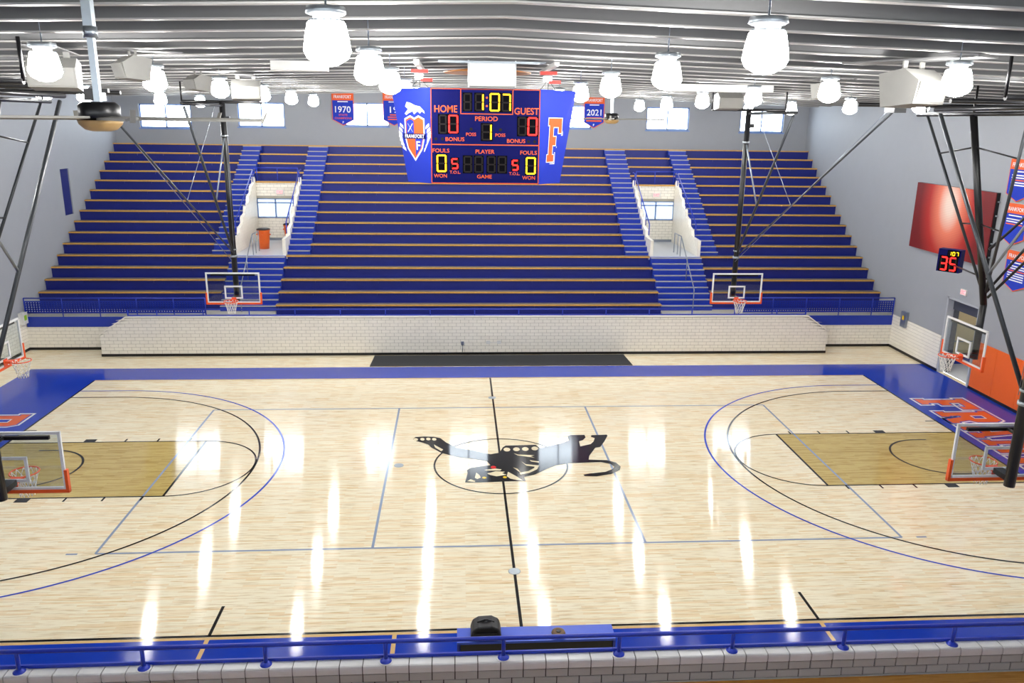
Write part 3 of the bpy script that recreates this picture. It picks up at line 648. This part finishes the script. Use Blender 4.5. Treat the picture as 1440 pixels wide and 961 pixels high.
# ================================================================== PENDANT LAMPS
def make_lamp(top):
    t = thing('pendant_lamp', (0,0,0), 'bell-shaped white glass pendant lamp with galvanised cap under the joists', 'lamp', 'pendant lamps hung in rows under the ceiling')
    MB().tube((0,0,.32), (0,0,top), .012, 6).build('stem', 'chrome', t)
    MB().lathe((0,0,0), [(.06,.34),(.19,.33),(.20,.27),(.17,.255),(.13,.25),(.125,.20)], 20).build('cap', 'steel', t)
    g = MB().lathe((0,0,0), [(.14,.21),(.185,.18),(.215,.05),(.235,-.08),(.20,-.15),(.10,-.21),(.02,-.225)], 22).build('globe', M['lamp'], t)
    mb = MB().torus((0,0,.20), .165, .012, 22, 5); mb.build('collar', 'steel', t)
    return t
LY = [-12.2, -7.65, -2.8, 2.05, 6.9, 11.7, 16.6]
LX = {-12.4: (None, -12.4, (-12.2,-3.2), (-12.3,2.8), -13.0, -12.3, -12.3), -7.4: (None, -7.3, -7.4, -7.42, -7.42, -7.45, -7.45), -2.5: (-2.44, -2.5, -2.57, -2.57, -2.57, -2.57, -2.57),
      2.1: (2.0, 2.12, 2.12, 2.18, 2.18, 2.18, 2.1), 6.9: (None, 6.85, 6.95, 7.0, 7.0, 7.0, 7.0), 12.: (None, 12.1, (12,-3.2), (12.25,2.8), 12.1, 12.0, 12.0)}
for X, xs in LX.items():
    zl = 9.88 if abs(X) < 4 else 9.85 if abs(X) < 10 else 9.74
    proto = None
    for Y, x in zip(LY, xs):
        if x is None: continue
        if isinstance(x, tuple): x, Y = x
        if proto is None: o = proto = make_lamp(zj(X)+JD-zl)
        else: o = copy_tree(proto)
        o.location = (x, Y, zl)

# ================================================================== SCOREBOARD
SX, SY = -.52, 0.05; ZT, ZB = 9.85, 7.72; HF = 1.255; YFace = SY-1.65
sb = thing('scoreboard', (SX, SY, ZB), 'four-sided blue hanging scoreboard with lit yellow and red digits', 'scoreboard')
TO, BO = 2.2, 1.82   # outer half width of the corner panels, top and bottom
def rot4(k, x, y): c, s = [(1,0),(0,1),(-1,0),(0,-1)][k]; return SX+c*x-s*y, SY+s*x+c*y
dT, dB = .72, 1.05
ringT = [(-HF,-1.65),(HF,-1.65),(TO,-dT),(TO,dT),(HF,1.65),(-HF,1.65),(-TO,dT),(-TO,-dT)]
ringB = [(-HF,-1.65),(HF,-1.65),(BO,-dB),(BO,dB),(HF,1.65),(-HF,1.65),(-BO,dB),(-BO,-dB)]
names = ['display_panel','corner_panel']*4
for k in range(8):
    a, b = k, (k+1) % 8; p = [(SX+ringB[a][0], SY+ringB[a][1], ZB), (SX+ringB[b][0], SY+ringB[b][1], ZB), (SX+ringT[b][0], SY+ringT[b][1], ZT), (SX+ringT[a][0], SY+ringT[a][1], ZT)]
    cen = Vector((SX, SY, 0)); vs = [Vector(q) for q in p]; N = (vs[1]-vs[0]).cross(vs[3]-vs[0]).normalized()
    vs2 = [v-N*.06 for v in vs]
    mb = MB().add(vs+vs2, [(0,1,2,3),(7,6,5,4),(0,4,5,1),(1,5,6,2),(2,6,7,3),(3,7,4,0)])
    mb.build(names[k], 'screen_blue' if k % 2 == 0 else 'panel_blue', sb)
MB().add([(SX+x*.97, SY+y*.97, ZT-.05) for x, y in ringT], [tuple(range(8))]).build('top_cover', 'black_steel', sb)
MB().add([(SX+x*.97, SY+y*.97, ZB+.03) for x, y in ringB], [tuple(range(8))]).build('bottom_cover', 'black_steel', sb)
# front face layout: drawing units of the face (700 wide, 622 high)
FO = (SX-HF, YFace, ZT); FU = Vector((1,0,0)); FV = Vector((0,0,1)); kx = 2*HF/700; kz = (ZT-ZB)/622
def fx(x): return (x-292)*kx
def fz(y): return -(y-287)*kz
def rect(mb, x0, y0, x1, y1, off): return mb.poly([(fx(x0),fz(y1)),(fx(x1),fz(y1)),(fx(x1),fz(y0)),(fx(x0),fz(y0))], FO, FU, FV, off)
def frame(x0, y0, x1, y1, w=5):
    mb = MB()
    for a in ((x0,y0,x1,y0+w),(x0,y1-w,x1,y1),(x0,y0,x0+w,y1),(x1-w,y0,x1,y1)): rect(mb, *a, .006)
    mb.build('trim_line', 'score_orange', sb)
frame(294, 289, 990, 907); frame(482, 290, 818, 452)
mb = MB(); rect(mb, 294, 647, 990, 653, .006); mb.build('trim_line', 'score_orange', sb)
for s, cx, cy, w, h in (('HOME',390,420,145,46),('GUEST',905,428,158,44),('PERIOD',648,480,145,30),('POSS',550,582,64,22),('POSS',738,585,64,22),('BONUS',447,615,120,26),('BONUS',840,622,118,26),('FOULS',357,690,108,26),('PLAYER',640,694,122,26),('FOULS',922,698,108,26),('T.O.L.',447,832,70,20),('T.O.L.',832,838,70,20),('WON',352,857,84,25),('WON',925,865,84,25),('GAME',637,860,96,25)):
    text(MB(), s, fx(cx), fz(cy), w*kx, h*kz, FO, FU, FV, .007).build('lettering', 'score_orange', sb)
SEG = {'0':'abcdef','1':'bc','5':'afgcd','7':'abc','3':'abgcd',' ':''}
def digit(parent, x0, y0, x1, y1, ch, lit, O=FO, U=FU, Vv=FV, X=fx, Z=fz, th=10, off=.008):
    w, h = x1-x0, y1-y0; t = th; m = (y0+y1)/2
    seg = {'a':(x0+t*.6,y0,x1-t*.6,y0+t), 'd':(x0+t*.6,y1-t,x1-t*.6,y1), 'g':(x0+t*.6,m-t/2,x1-t*.6,m+t/2), 'f':(x0,y0+t*.6,x0+t,m-t*.3), 'b':(x1-t,y0+t*.6,x1,m-t*.3), 'e':(x0,m+t*.3,x0+t,y1-t*.6), 'c':(x1-t,m+t*.3,x1,y1-t*.6)}
    on, of = MB(), MB()
    for k, (a, b, c, d_) in seg.items():
        q = on if k in SEG[ch] else of
        q.poly([(X(a),Z(d_)),(X(c),Z(d_)),(X(c),Z(b)),(X(a),Z(b))], O, U, Vv, off)
    MB().poly([(X(x0-6),Z(y1+5)),(X(x1+6),Z(y1+5)),(X(x1+6),Z(y0-5)),(X(x0-6),Z(y0-5))], O, U, Vv, off-.004).build('led_module', 'led_back', parent)
    if on.v: on.build('lit_digit', lit, parent)
    if of.v: of.build('unlit_segment', 'led_off', parent)
Y_, R_ = 'led_y', 'led_r'
for a in ((502,318,552,430,' ',Y_),(575,318,630,430,'1',Y_),(668,315,733,432,'0',Y_),(745,318,803,432,'7',Y_),(345,458,395,578,' ',R_),(405,457,468,576,'0',R_),(850,466,905,586,' ',R_),(912,466,976,586,'0',R_),(618,512,682,620,'1',Y_),
          (328,717,392,832,'0',Y_),(905,727,970,842,'0',Y_),(422,740,468,812,'5',R_),(814,746,858,818,'5',R_),(502,724,555,834,' ',Y_),(572,724,626,834,' ',Y_),(655,724,708,834,' ',Y_),(724,724,778,834,' ',Y_)): digit(sb, *a)
mb = MB()
for cx, cy in ((650,345),(650,398)): mb.poly([(fx(cx)+.025*math.cos(t*PI/4), fz(cy)+.025*math.sin(t*PI/4)) for t in range(8)], FO, FU, FV, .008)
mb.build('colon', 'score_orange', sb)
for cx, cy in ((550,548),(738,550),(325,614),(367,614),(920,625),(960,625)):
    MB().poly([(fx(cx)+.035*math.cos(t*PI/6), fz(cy)+.035*math.sin(t*PI/6)) for t in range(12)], FO, FU, FV, .006).build('indicator', 'led_off', sb)
# corner panel art: left shield crest, right block F
def panel_frame(k):
    a, b = k, (k+1) % 8
    A, B, C, D = [Vector(q) for q in ((SX+ringB[a][0],SY+ringB[a][1],ZB),(SX+ringB[b][0],SY+ringB[b][1],ZB),(SX+ringT[b][0],SY+ringT[b][1],ZT),(SX+ringT[a][0],SY+ringT[a][1],ZT))]
    O = (A+B+C+D)/4; U = (C-D).normalized(); N = (B-A).cross(D-A).normalized(); return O, U, N.cross(U), N
O, U, Vv, N = panel_frame(7)
def crest(name, P, m, off): MB().poly(P, O, U, Vv, off).build(name, m, sb)
SH = [(-.30,.36),(-.14,.42),(0,.36),(.14,.42),(.30,.36),(.30,-.02),(.22,-.28),(0,-.52),(-.22,-.28),(-.30,-.02)]
crest('crest_border', offset_poly(SH, .04), 'text_w', .004); crest('crest_field', SH, 'score_orange', .006)
crest('crest_quarter', [(-.27,.02),(-.02,.02),(-.02,.33),(-.14,.38),(-.27,.33)], 'panel_blue', .008); crest('crest_quarter', [(.02,-.46),(.2,-.27),(.27,-.06),(.02,-.06)], 'panel_blue', .008)
crest('crest_ribbon', [(-.38,-.07),(.38,-.07),(.38,.05),(-.38,.05)], 'screen_blue', .010)
text(MB(), 'FRANKFORT', 0, -.01, .66, .085, O, U, Vv, .012).build('lettering', 'text_w', sb); text(MB(), 'F', .12, -.22, .13, .2, O, U, Vv, .012).build('lettering', 'text_w', sb)
for s in (1, -1): MB().poly([(-.15-.08*s,.09),(-.13-.08*s,.08),(-.13+.08*s,.27),(-.15+.08*s,.28)], O, U, Vv, .011).build('crest_tool', 'text_w', sb)
for s in (-1, 1):
    mb = MB()
    for k in range(7):
        z = -.36+k*.085; x = s*(.30+.12*math.sin(k/6*PI*.8)); mb.poly([(x, z), (x+s*.13, z+.07), (x+s*.12, z+.14), (x+s*.02, z+.08)][::s], O, U, Vv, .008)
    mb.build('crest_laurel', 'text_w', sb)
crest('crest_beast', [(-.30,.66),(-.24,.76),(-.12,.74),(.05,.68),(.2,.66),(.34,.56),(.36,.50),(.26,.55),(.2,.5),(.12,.55),(0,.48),(-.05,.55),(-.2,.5),(-.26,.46),(-.32,.5),(-.2,.6)], 'text_w', .006)
O, U, Vv, N = panel_frame(1)
def fpoly(d): return [(x, y) for x, y in offset_poly([(-.30+.62*a+.08*(b-.5), -.62+1.24*b) for a, b in GL['F'][0]], d)]
for d_, m, off, nm in ((.07,'text_w',.004,'monogram_outline'), (.045,'panel_blue',.006,'monogram_border'), (.022,'text_w',.008,'monogram_outline'), (0,'score_orange',.010,'monogram')):
    MB().poly([(x*.8, y*.8-.06) for x, y in fpoly(d_)], O, U, Vv, off).build(nm, m, sb)
# hoists, suspension lines, white housing and disc above
for x, lab in ((-2.05, 'red and grey chain hoist above the crest side of the scoreboard'), (1.02, 'red and grey chain hoist above the block letter side of the scoreboard')):
    h = thing('chain_hoist', (x, -.5, 10.05), lab, 'hoist')
    MB().box(x-.2, x+.2, -.62, -.38, 10.22, 10.30).build('housing', 'red_box', h); MB().box(x-.12, x+.08, -.6, -.4, 10.08, 10.2).build('motor', 'steel', h)
    MB().box(x+.02, x+.3, -.58, -.42, 10.02, 10.1).build('lower_housing', 'red_box', h); MB().box(x-.06, x+.06, -2.2, 1.2, 10.33, 10.41).build('beam', 'joist', h)
    for dx in (-.25, .0, .25): MB().tube((x+dx*.2, -.5, 10.05), (x+dx, -.5+dx, ZT-.02), .008, 5).build('chain', 'black_steel', h)
t = thing('screen_housing', (-.35, -.6, 9.95), 'white hanging panel box above the centre of the scoreboard', 'housing')
MB().box(-.88, .18, -1.0, -.86, 9.93, 10.48).build('panel', 'white_box', t)
for x in (-.9, .2): MB().tube((x, -.93, 9.9), (x, -.93, 10.5), .02, 6).build('edge_tube', 'white_metal', t)
MB().box(-1.6, .9, -1.05, -.95, 10.43, 10.48).build('header_bar', 'steel', t)
t = thing('ceiling_disc', (-.4, .6, 10.4), 'shallow orange-brown disc under the joists behind the scoreboard housing', 'disc')
MB().lathe((-.4,.8,10.30), [(1.1,.0),(1.12,.03),(.6,.10),(.2,.12)], 32).build('dish', mat('amber_disc', (200,130,70), .5), t); MB().lathe((-.4,.8,10.26), [(.5,0),(.5,.05)], 24).build('hub', 'black_steel', t)

# ================================================================== BASKETBALL HOOPS
def make_hoop(main):
    t = thing('basketball_hoop', (0,0,0)); RZ = 3.05; fy = .40
    def P(name, mb, m, par=t): return mb.build(name, m, par)
    g = P('backboard_glass', MB().box(-.88, .88, fy, fy+.02, RZ-.12, RZ+.90), 'board_glass')
    mb = MB(); w = .05; x0, x1, z0, z1 = -.915, .915, RZ-.15, RZ+.92
    for a, b, c, d_ in ((x0,x1,z0,z0+w),(x0,x1,z1-w,z1),(x0,x0+w,z0,z1),(x1-w,x1,z0,z1)): mb.box(a, b, fy-.008, fy+.035, c, d_)
    P('board_frame', mb, 'white_metal')
    mb = MB(); x0, x1, z0, z1 = -.305, .305, RZ, RZ+.46
    for a, b, c, d_ in ((x0,x1,z0,z0+w),(x0,x1,z1-w,z1),(x0,x0+w,z0,z1),(x1-w,x1,z0,z1)): mb.box(a, b, fy-.006, fy+.026, c, d_)
    P('target_square', mb, 'white_metal')
    mb = MB().box(-.95, .95, fy-.025, fy+.05, RZ-.20, RZ-.14)
    for s in (-1, 1): mb.box(min(s*.95, s*.90), max(s*.95, s*.90), fy-.025, fy+.05, RZ-.20, RZ+.22)
    P('edge_pad', mb, 'orange')
    P('rim', MB().torus((0,0,RZ), .235, .013, 32, 7), 'rim')
    P('rim_bracket', MB().prism([(-.11,.22),(.11,.22),(.06,.40),(-.06,.40)], (0,0,RZ-.03), (1,0,0), (0,1,0), -.02, .04).box(-.08, .08, fy-.02, fy, RZ-.14, RZ+.05), 'rim')
    mb = MB(); L = [(.225,0),(.19,-.11),(.16,-.22),(.135,-.33),(.12,-.44)]; n = 12
    for k in range(4):
        for i in range(n):
            for s in (.5, -.5):
                a0 = 2*PI*(i+(k % 2)*.5)/n; a1 = a0+2*PI*s/n; r0, z0 = L[k]; r1, z1 = L[k+1]
                mb.tube((r0*math.cos(a0), r0*math.sin(a0), RZ+z0), (r1*math.cos(a1), r1*math.sin(a1), RZ+z1), .0065, 4)
    P('net', mb, 'net')
    my = .78
    P('board_mount', MB().box(-.09, .09, fy+.02, my, RZ-.05, RZ+.05), 'black_steel'); P('board_mount', MB().tube((0,fy+.06,RZ+.83), (0,my,RZ+.83), .03, 8), 'black_steel')
    P('board_arm', MB().box(-.75, .75, fy+.03, fy+.09, RZ+.80, RZ+.86), 'black_steel')
    if not main:
        P('mast', MB().tube((0,my,RZ-.15), (0,my,9.62), .095, 14), 'black_steel')
        P('mast_collar', MB().tube((0,my,4.45), (0,my,4.52), .12, 12).tube((0,my,4.7), (0,my,4.74), .12, 12).tube((0,my,8.5), (0,my,8.56), .12, 12), 'steel')
        P('top_pipe', MB().tube((0,my,9.5), (0,my-4.1,9.5), .045, 8), 'black_steel')
        P('front_brace', MB().tube((0,my,4.55), (0,my-3.9,9.4), .042, 8), 'dark_pipe')
        a = Vector((0,my,4.55)); b = Vector((0,my-3.9,9.4)); q = a.lerp(b, .40)
        P('strut', MB().tube((0,my,8.55), q, .028, 6), 'chrome')
        P('cross_pipe', MB().tube((-1.3,my,9.62), (1.3,my,9.62), .05, 8).tube((-1.3,my,9.62), (-1.3,my,10.24), .03, 6).tube((1.3,my,9.62), (1.3,my,10.24), .03, 6), 'black_steel')
        e = Vector((0, my-9.7, 9.5))
        P('hoist_rod', MB().tube((.03,my-.1,4.6), e, .026, 6), 'dark_pipe'); P('hoist_cable', MB().tube((-.06,my-.1,4.35), e+Vector((-.05,.2,0)), .010, 5), 'chrome')
        qq = Vector((0,my,4.6)).lerp(e, .45); P('stay_wire', MB().tube(qq, (0,my-.9,9.45), .010, 5), 'chrome'); P('hang_wire', MB().tube((.06,my-.05,8.4), (.06,my-.12,4.6), .007, 5), 'chrome')
        P('hoist_unit', MB().box(-.14, .14, my-9.95, my-9.5, 9.45, 9.62).box(-.3, .3, my-9.8, my-9.7, 9.62, 9.7), 'black_steel')
        P('speed_clamp', MB().box(.02, .22, my-.06, my+.06, 9.02, 9.16), 'black_steel')
    else:
        top = -.0+.2-.55
        P('mast', MB().path([(0,my,RZ-.1), (0,my,4.5), (0,top,9.45)], .09, 14), 'black_steel')
        for s in (-1, 1):
            P('side_pipe', MB().tube((s*.08,my-.05,4.85), (s*2.1,top,9.45), .04, 8), 'dark_pipe')
            for k in (.38, .78):
                a = Vector((s*.08,my-.05,4.85)).lerp(Vector((s*2.1,top,9.45)), k); b = Vector((0,my,4.5)).lerp(Vector((0,top,9.45)), k+.06)
                P('cross_strut', MB().tube(a, b, .022, 6), 'black_steel')
            P('back_brace', MB().tube((s*.1,my,4.7), (s*.55,my+4.0,9.6), .036, 8), 'black_steel')
        P('pivot_pipe', MB().tube((-2.6,top,9.48), (2.6,top,9.48), .055, 10), 'black_steel')
        P('back_stay', MB().tube((0,my-.1,6.0), (0,my+3.4,9.6), .036, 8), 'black_steel')
        [P('support_pipe', MB().tube((s*2.2,top-2,9.72), (s*2.2,top+5,9.72), .055, 8), 'black_steel') for s in (-1, 1)]
        P('hanger', MB().tube((-2.2,top,9.45), (-2.2,top,10.2), .03, 6).tube((2.2,top,9.45), (2.2,top,10.2), .03, 6).tube((0,top,9.45), (0,top,10.2), .03, 6), 'black_steel')
    return t
hc = make_hoop(False); hm = make_hoop(True)
HG = 'basketball hoops hung from the ceiling'
for n, (src, x, y, rz, lab) in enumerate((
    (hc, 8.88, 6.87, 0, 'glass backboard hoop before the bleachers, nearer the wall with the red panel'),
    (hc, -8.93, 6.85, 0, 'glass backboard hoop before the bleachers, nearer the wall with the shuttered window'),
    (hc, 8.78, -7.2, PI, 'glass backboard hoop seen from behind, above the court edge by the floor letters FR'),
    (hc, -8.82, -7.1, PI, 'glass backboard hoop seen from behind, above the lane opposite the floor letters FR'),
    (hm, 12.34, -.16, -PI/2, 'end-court hoop beside the red wall panel, with the shot clock on its frame'),
    (hm, -12.33, -.2, PI/2, 'end-court hoop opposite the red wall panel, over the far blue apron'))):
    o = src if (n in (0, 4)) else copy_tree(src)
    if n in (2, 3):
        for c in list(o.children):
            if c.name.split('.')[0] in ('hoist_rod', 'hoist_cable', 'hoist_unit', 'stay_wire'): bpy.data.objects.remove(c)
    o.location = (x, y, 0); o.rotation_euler = (0, 0, rz); tag(o, lab, 'basketball hoop', HG)
# shot clock
sc = thing('shot_clock', (13.0, 1.45, 5.05), 'blue shot clock box showing a red 35 beside the end-court hoop', 'shot clock')
A = Vector((12.93, 1.95, 5.05)); Un = Vector((.62, -.78, 0)).normalized()*1.0; Nn = Vector((-.78, -.62, 0)).normalized()
MB().prism([(0,0),(.62,0),(.62,.66),(0,.66)], A, Un, (0,0,1), -.3, 0).build('cabinet', 'screen_blue', sc)
def X2(x): return x/100*.62
def Z2(y): return (100-y)/100*.66
for a in ((14,32,46,94,'3'), (54,32,86,94,'5')): digit(sc, *a, R_, A, Un, Vector((0,0,1)), X2, Z2, 7, .008)
for a in ((46,8,58,26,'1'), (62,8,74,26,'0'), (78,8,90,26,'7')): digit(sc, *a, Y_, A, Un, Vector((0,0,1)), X2, Z2, 3, .008)
MB().tube((13.1,1.4,5.3), (13.1,-.15,5.2), .025, 6).build('bracket', 'black_steel', sc)

# ================================================================== WALL ITEMS
rp = thing('wall_graphic_panel', (XR, 8.48, 4.45), 'large red graphic panel with a pale glow hung on the side wall', 'panel')
o = MB().box(-.16, -.13, -2.45, 2.45, 0, 2.55).build('print_face', 'red_print', None); o.parent = rp
o = MB().box(-.13, 0, -2.45, 2.45, 0, 2.55).build('panel_frame', 'black_base', None); o.parent = rp
for k in range(5): o = MB().lathe((0,0,0), [(.04,0),(.04,.05)], 10).build('bolt', 'steel', None); o.parent = rp; o.location = (-.06, -2.5, .3+k*.48)
ex = thing('exit_sign', (XR, 7.1, 3.2), 'small white EXIT sign with red letters above the open doorway', 'sign')
MB().box(XR-.06, XR, 6.93, 7.28, 3.2, 3.42).build('housing', 'white_box', ex); text(MB(), 'EXIT', 0, 0, .25, .13, (XR-.06, 7.1, 3.31), (0,-1,0), (0,0,1), .004).build('lettering', 'exit_red', ex)
t = thing('wall_cabinet', (XR, 10.6, 1.2), 'narrow grey wall cabinet with a yellow sticker above the tile wainscot', 'cabinet')
MB().box(XR-.12, XR, 10.45, 10.85, 1.1, 1.75).build('body', 'chrome', t); MB().box(XR-.13, XR-.12, 10.58, 10.72, 1.4, 1.58).build('sticker', 'yellow', t)
t = thing('defibrillator_cabinet', (XL, 11.4, 1.2), 'small white wall cabinet with a green label by the bleacher corner', 'cabinet')
MB().box(XL, XL+.18, 11.15, 11.5, 1.15, 1.6).build('body', 'white_box', t); MB().box(XL+.18, XL+.19, 11.24, 11.42, 1.3, 1.5).build('label_plate', mat('lime_green_label', (150,200,40), .5), t)
def banner(name, O, U, w, h, label, lines, off=.012):
    O = Vector(O); U = Vector(U); Vv = Vector((0,0,1)); N = U.cross(Vv).normalized()
    t = thing(name, O, label, 'banner', 'championship banners on the walls'); pt = .17*h
    body = [(-w/2,0),(-w/2,-(h-pt)),(0,-h),(w/2,-(h-pt)),(w/2,0)]
    MB().prism(offset_poly(body, .03), O, U, Vv, 0, .01).build('border', 'banner_o', t); MB().prism(body, O, U, Vv, .01, .014).build('cloth', 'banner', t)
    MB().prism([(-w/2,-.24*h),(w/2,-.24*h),(w/2,0),(-w/2,0)], O, U, Vv, .014, .018).build('header_band', 'banner_o', t)
    for s, cv, lw, lh, m in lines:
        if s: text(MB(), s, 0, -cv*h, lw*w, lh*h, O, U, Vv, .022).build('lettering', m, t)
        else: MB().poly([(-lw*w/2,-(cv+lh/2)*h),(lw*w/2,-(cv+lh/2)*h),(lw*w/2,-(cv-lh/2)*h),(-lw*w/2,-(cv-lh/2)*h)], O, U, Vv, .022).build('print_line', m, t)
    MB().tube(O-U*(w/2+.05)+Vector((0,0,.02)), O+U*(w/2+.05)+Vector((0,0,.02)), .018, 6).build('hanging_rod', 'joist', t)
    return t
Lw, Lo = 'text_w', 'banner_o'
banner('championship_banner', (-6.97,YW-.06,10.40), (1,0,0), 1.04, 1.58, 'blue and orange wall banner reading 1970 STATE CHAMPIONS', [('FRANKFORT',.13,.84,.10,Lw), (None,.28,.5,.03,Lw), ('1970',.52,.76,.2,Lw), ('STATE',.69,.42,.06,Lo), ('CHAMPIONS',.79,.82,.06,Lo), ('F',.92,.07,.07,Lw)])
banner('championship_banner', (-4.4,YW-.06,10.42), (1,0,0), 1.04, 1.58, 'blue and orange wall banner partly behind the scoreboard, its year starting with 19', [('FRANKFORT',.13,.84,.10,Lw), (None,.28,.5,.03,Lw), ('19',.52,.40,.2,Lw), (None,.68,.4,.035,Lo), (None,.75,.6,.035,Lo), (None,.82,.6,.035,Lo)])
banner('championship_banner', (5.9,YW-.06,10.42), (1,0,0), 1.0, 1.56, 'blue and orange wall banner reading 2021', [('FRANKFORT',.13,.84,.10,Lw), (None,.28,.5,.03,Lw), ('2021',.52,.76,.2,Lw), (None,.70,.8,.05,Lo), (None,.79,.8,.05,Lo), ('F',.92,.07,.07,Lw)])
for z, yy, hh, lab, n in ((8.15,5.15,1.35,'blue and orange honour banner topmost of three on the side wall',5), (6.72,5.05,1.35,'blue and orange honour banner in the middle of three on the side wall',3), (5.2,4.55,1.3,'blue and orange honour banner lowest of three on the side wall',7)):
    banner('honour_banner', (XR-.03,yy,z), (0,-1,0), 1.1, hh, lab, [('FRANKFORT',.13,.84,.10,Lw), (None,.29,.6,.03,Lw)]+[(None,.38+.06*k,.74,.03,Lw if k != 2 else Lo) for k in range(n)])
banner_far = None

# ================================================================== LOUDSPEAKERS, FANS, CEILING UNITS
def make_speaker():
    t = thing('loudspeaker', (0,0,0), 'white wedge-shaped loudspeaker cabinet bracketed under the roof joists', 'loudspeaker', 'white loudspeakers under the ceiling')
    MB().prism([(-.34,-.28),(.26,-.34),(.36,.22),(-.10,.30),(-.40,.10)], (-.45,0,0), (0,1,0), (0,0,1), 0, .9).build('cabinet', 'speaker', t)
    MB().prism([(-.36,-.25),(-.34,-.27),(-.42,.09),(-.44,.09)], (-.42,0,0), (0,1,0), (0,0,1), 0, .84).build('grille', 'speaker', t)
    for s in (-.25, .25): MB().box(s-.06, s+.06, .0, .03, .2, .43).build('bracket', 'speaker', t)
    MB().box(-.3, .3, -1.25, 1.25, .43, .46).build('mount_bar', 'web', t)
    return t
sp = make_speaker()
for n, (x, y, sz, rz, lab) in enumerate(((-8.15,-5.5,.85,.25,'white loudspeaker partly hidden by the lamp beside the big fan'), (-6.85,-5.4,.66,-.9,'white wedge loudspeaker just behind the big fan downrod'), (-7.6,.8,.62,-.8,'white wedge loudspeaker over the bleacher aisle with the orange bins'),
    (-7.0,3.1,.85,.2,'white loudspeaker partly hidden by a lamp over the bleacher aisle with the bins'), (6.75,-6.5,1.0,.5,'large white loudspeaker beside a lamp, facing the red panel wall'), (7.75,-.6,.6,.9,'white loudspeaker behind a lamp between the duct box and the red panel wall'), (7.55,5.9,.85,0,'boxy white loudspeaker below the long duct box'))):
    o = sp if n == 0 else copy_tree(sp); o.location = (x, y, zj(abs(x)+1.2)-.46*sz); o.scale = (sz,)*3; o.rotation_euler = (0,0,rz); o['label'] = lab
def make_fan():
    t = thing('ceiling_fan', (0,0,0))
    MB().box(-.05, .05, -.05, .05, .9, 1.22).lathe((0,0,.82), [(.075,0),(.075,.12)], 14).build('mount', 'steel', t)
    MB().box(-.034, .034, -.034, .034, .12, .86).build('downrod', 'steel', t)
    MB().lathe((0,0,0), [(.20,-.06),(.22,-.02),(.22,.10),(.17,.14)], 20).build('motor', 'black_steel', t)
    MB().lathe((0,0,0), [(.24,-.06),(.23,-.10),(.17,-.16),(.10,-.18)], 24).build('hub_cover', 'wood_hub', t)
    b0 = None
    for k in range(6):
        if b0 is None:
            b0 = MB().prism([(.2,-.07),(1.8,-.06),(1.8,.06),(.2,.09)], (0,0,-.05), (1,0,0), (0,1,.12), 0, .025).build('blade', 'blade', t)
            MB().prism([(1.78,-.02),(1.80,-.02),(1.86,.10),(1.845,.10)], (0,.03,-.05), (1,0,0), (0,0,1), 0, .05).build('winglet', 'blade', b0)
            bb = b0
        else: bb = copy_tree(b0, t)
        bb.rotation_euler = (0,0,PI/3*k+.02)
    return t
f0 = make_fan()
for n, (x, y, z, rz, lab) in enumerate(((-5.2,-11.0,9.16,.0,'large ceiling fan with tan hub on a long galvanised downrod'), (3.65,5.2,9.28,.3,'ceiling fan hanging before the 2021 banner'))):
    o = f0 if n == 0 else copy_tree(f0); o.location = (x, y, z); o.rotation_euler = (0,0,rz); tag(o, lab, 'ceiling fan', 'ceiling fans')
for x, y, lab, w in ((6.6, 3.95, 'long white duct box fixed under the joists', 3.2), (-4.6, -1.85, 'short white duct box fixed under the joists', 1.2)):
    t = thing('duct_box', (x, y, 10.0), lab, 'duct'); MB().box(x-w/2, x+w/2, y-.18, y+.18, zj(abs(x)+w/2)-.20, zj(abs(x)+w/2)).build('casing', 'white_box', t); MB().box(x-w/2-.01, x-w/2, y-.14, y+.14, zj(abs(x)+w/2)-.16, zj(abs(x)+w/2)-.04).build('end_grille', 'steel', t)
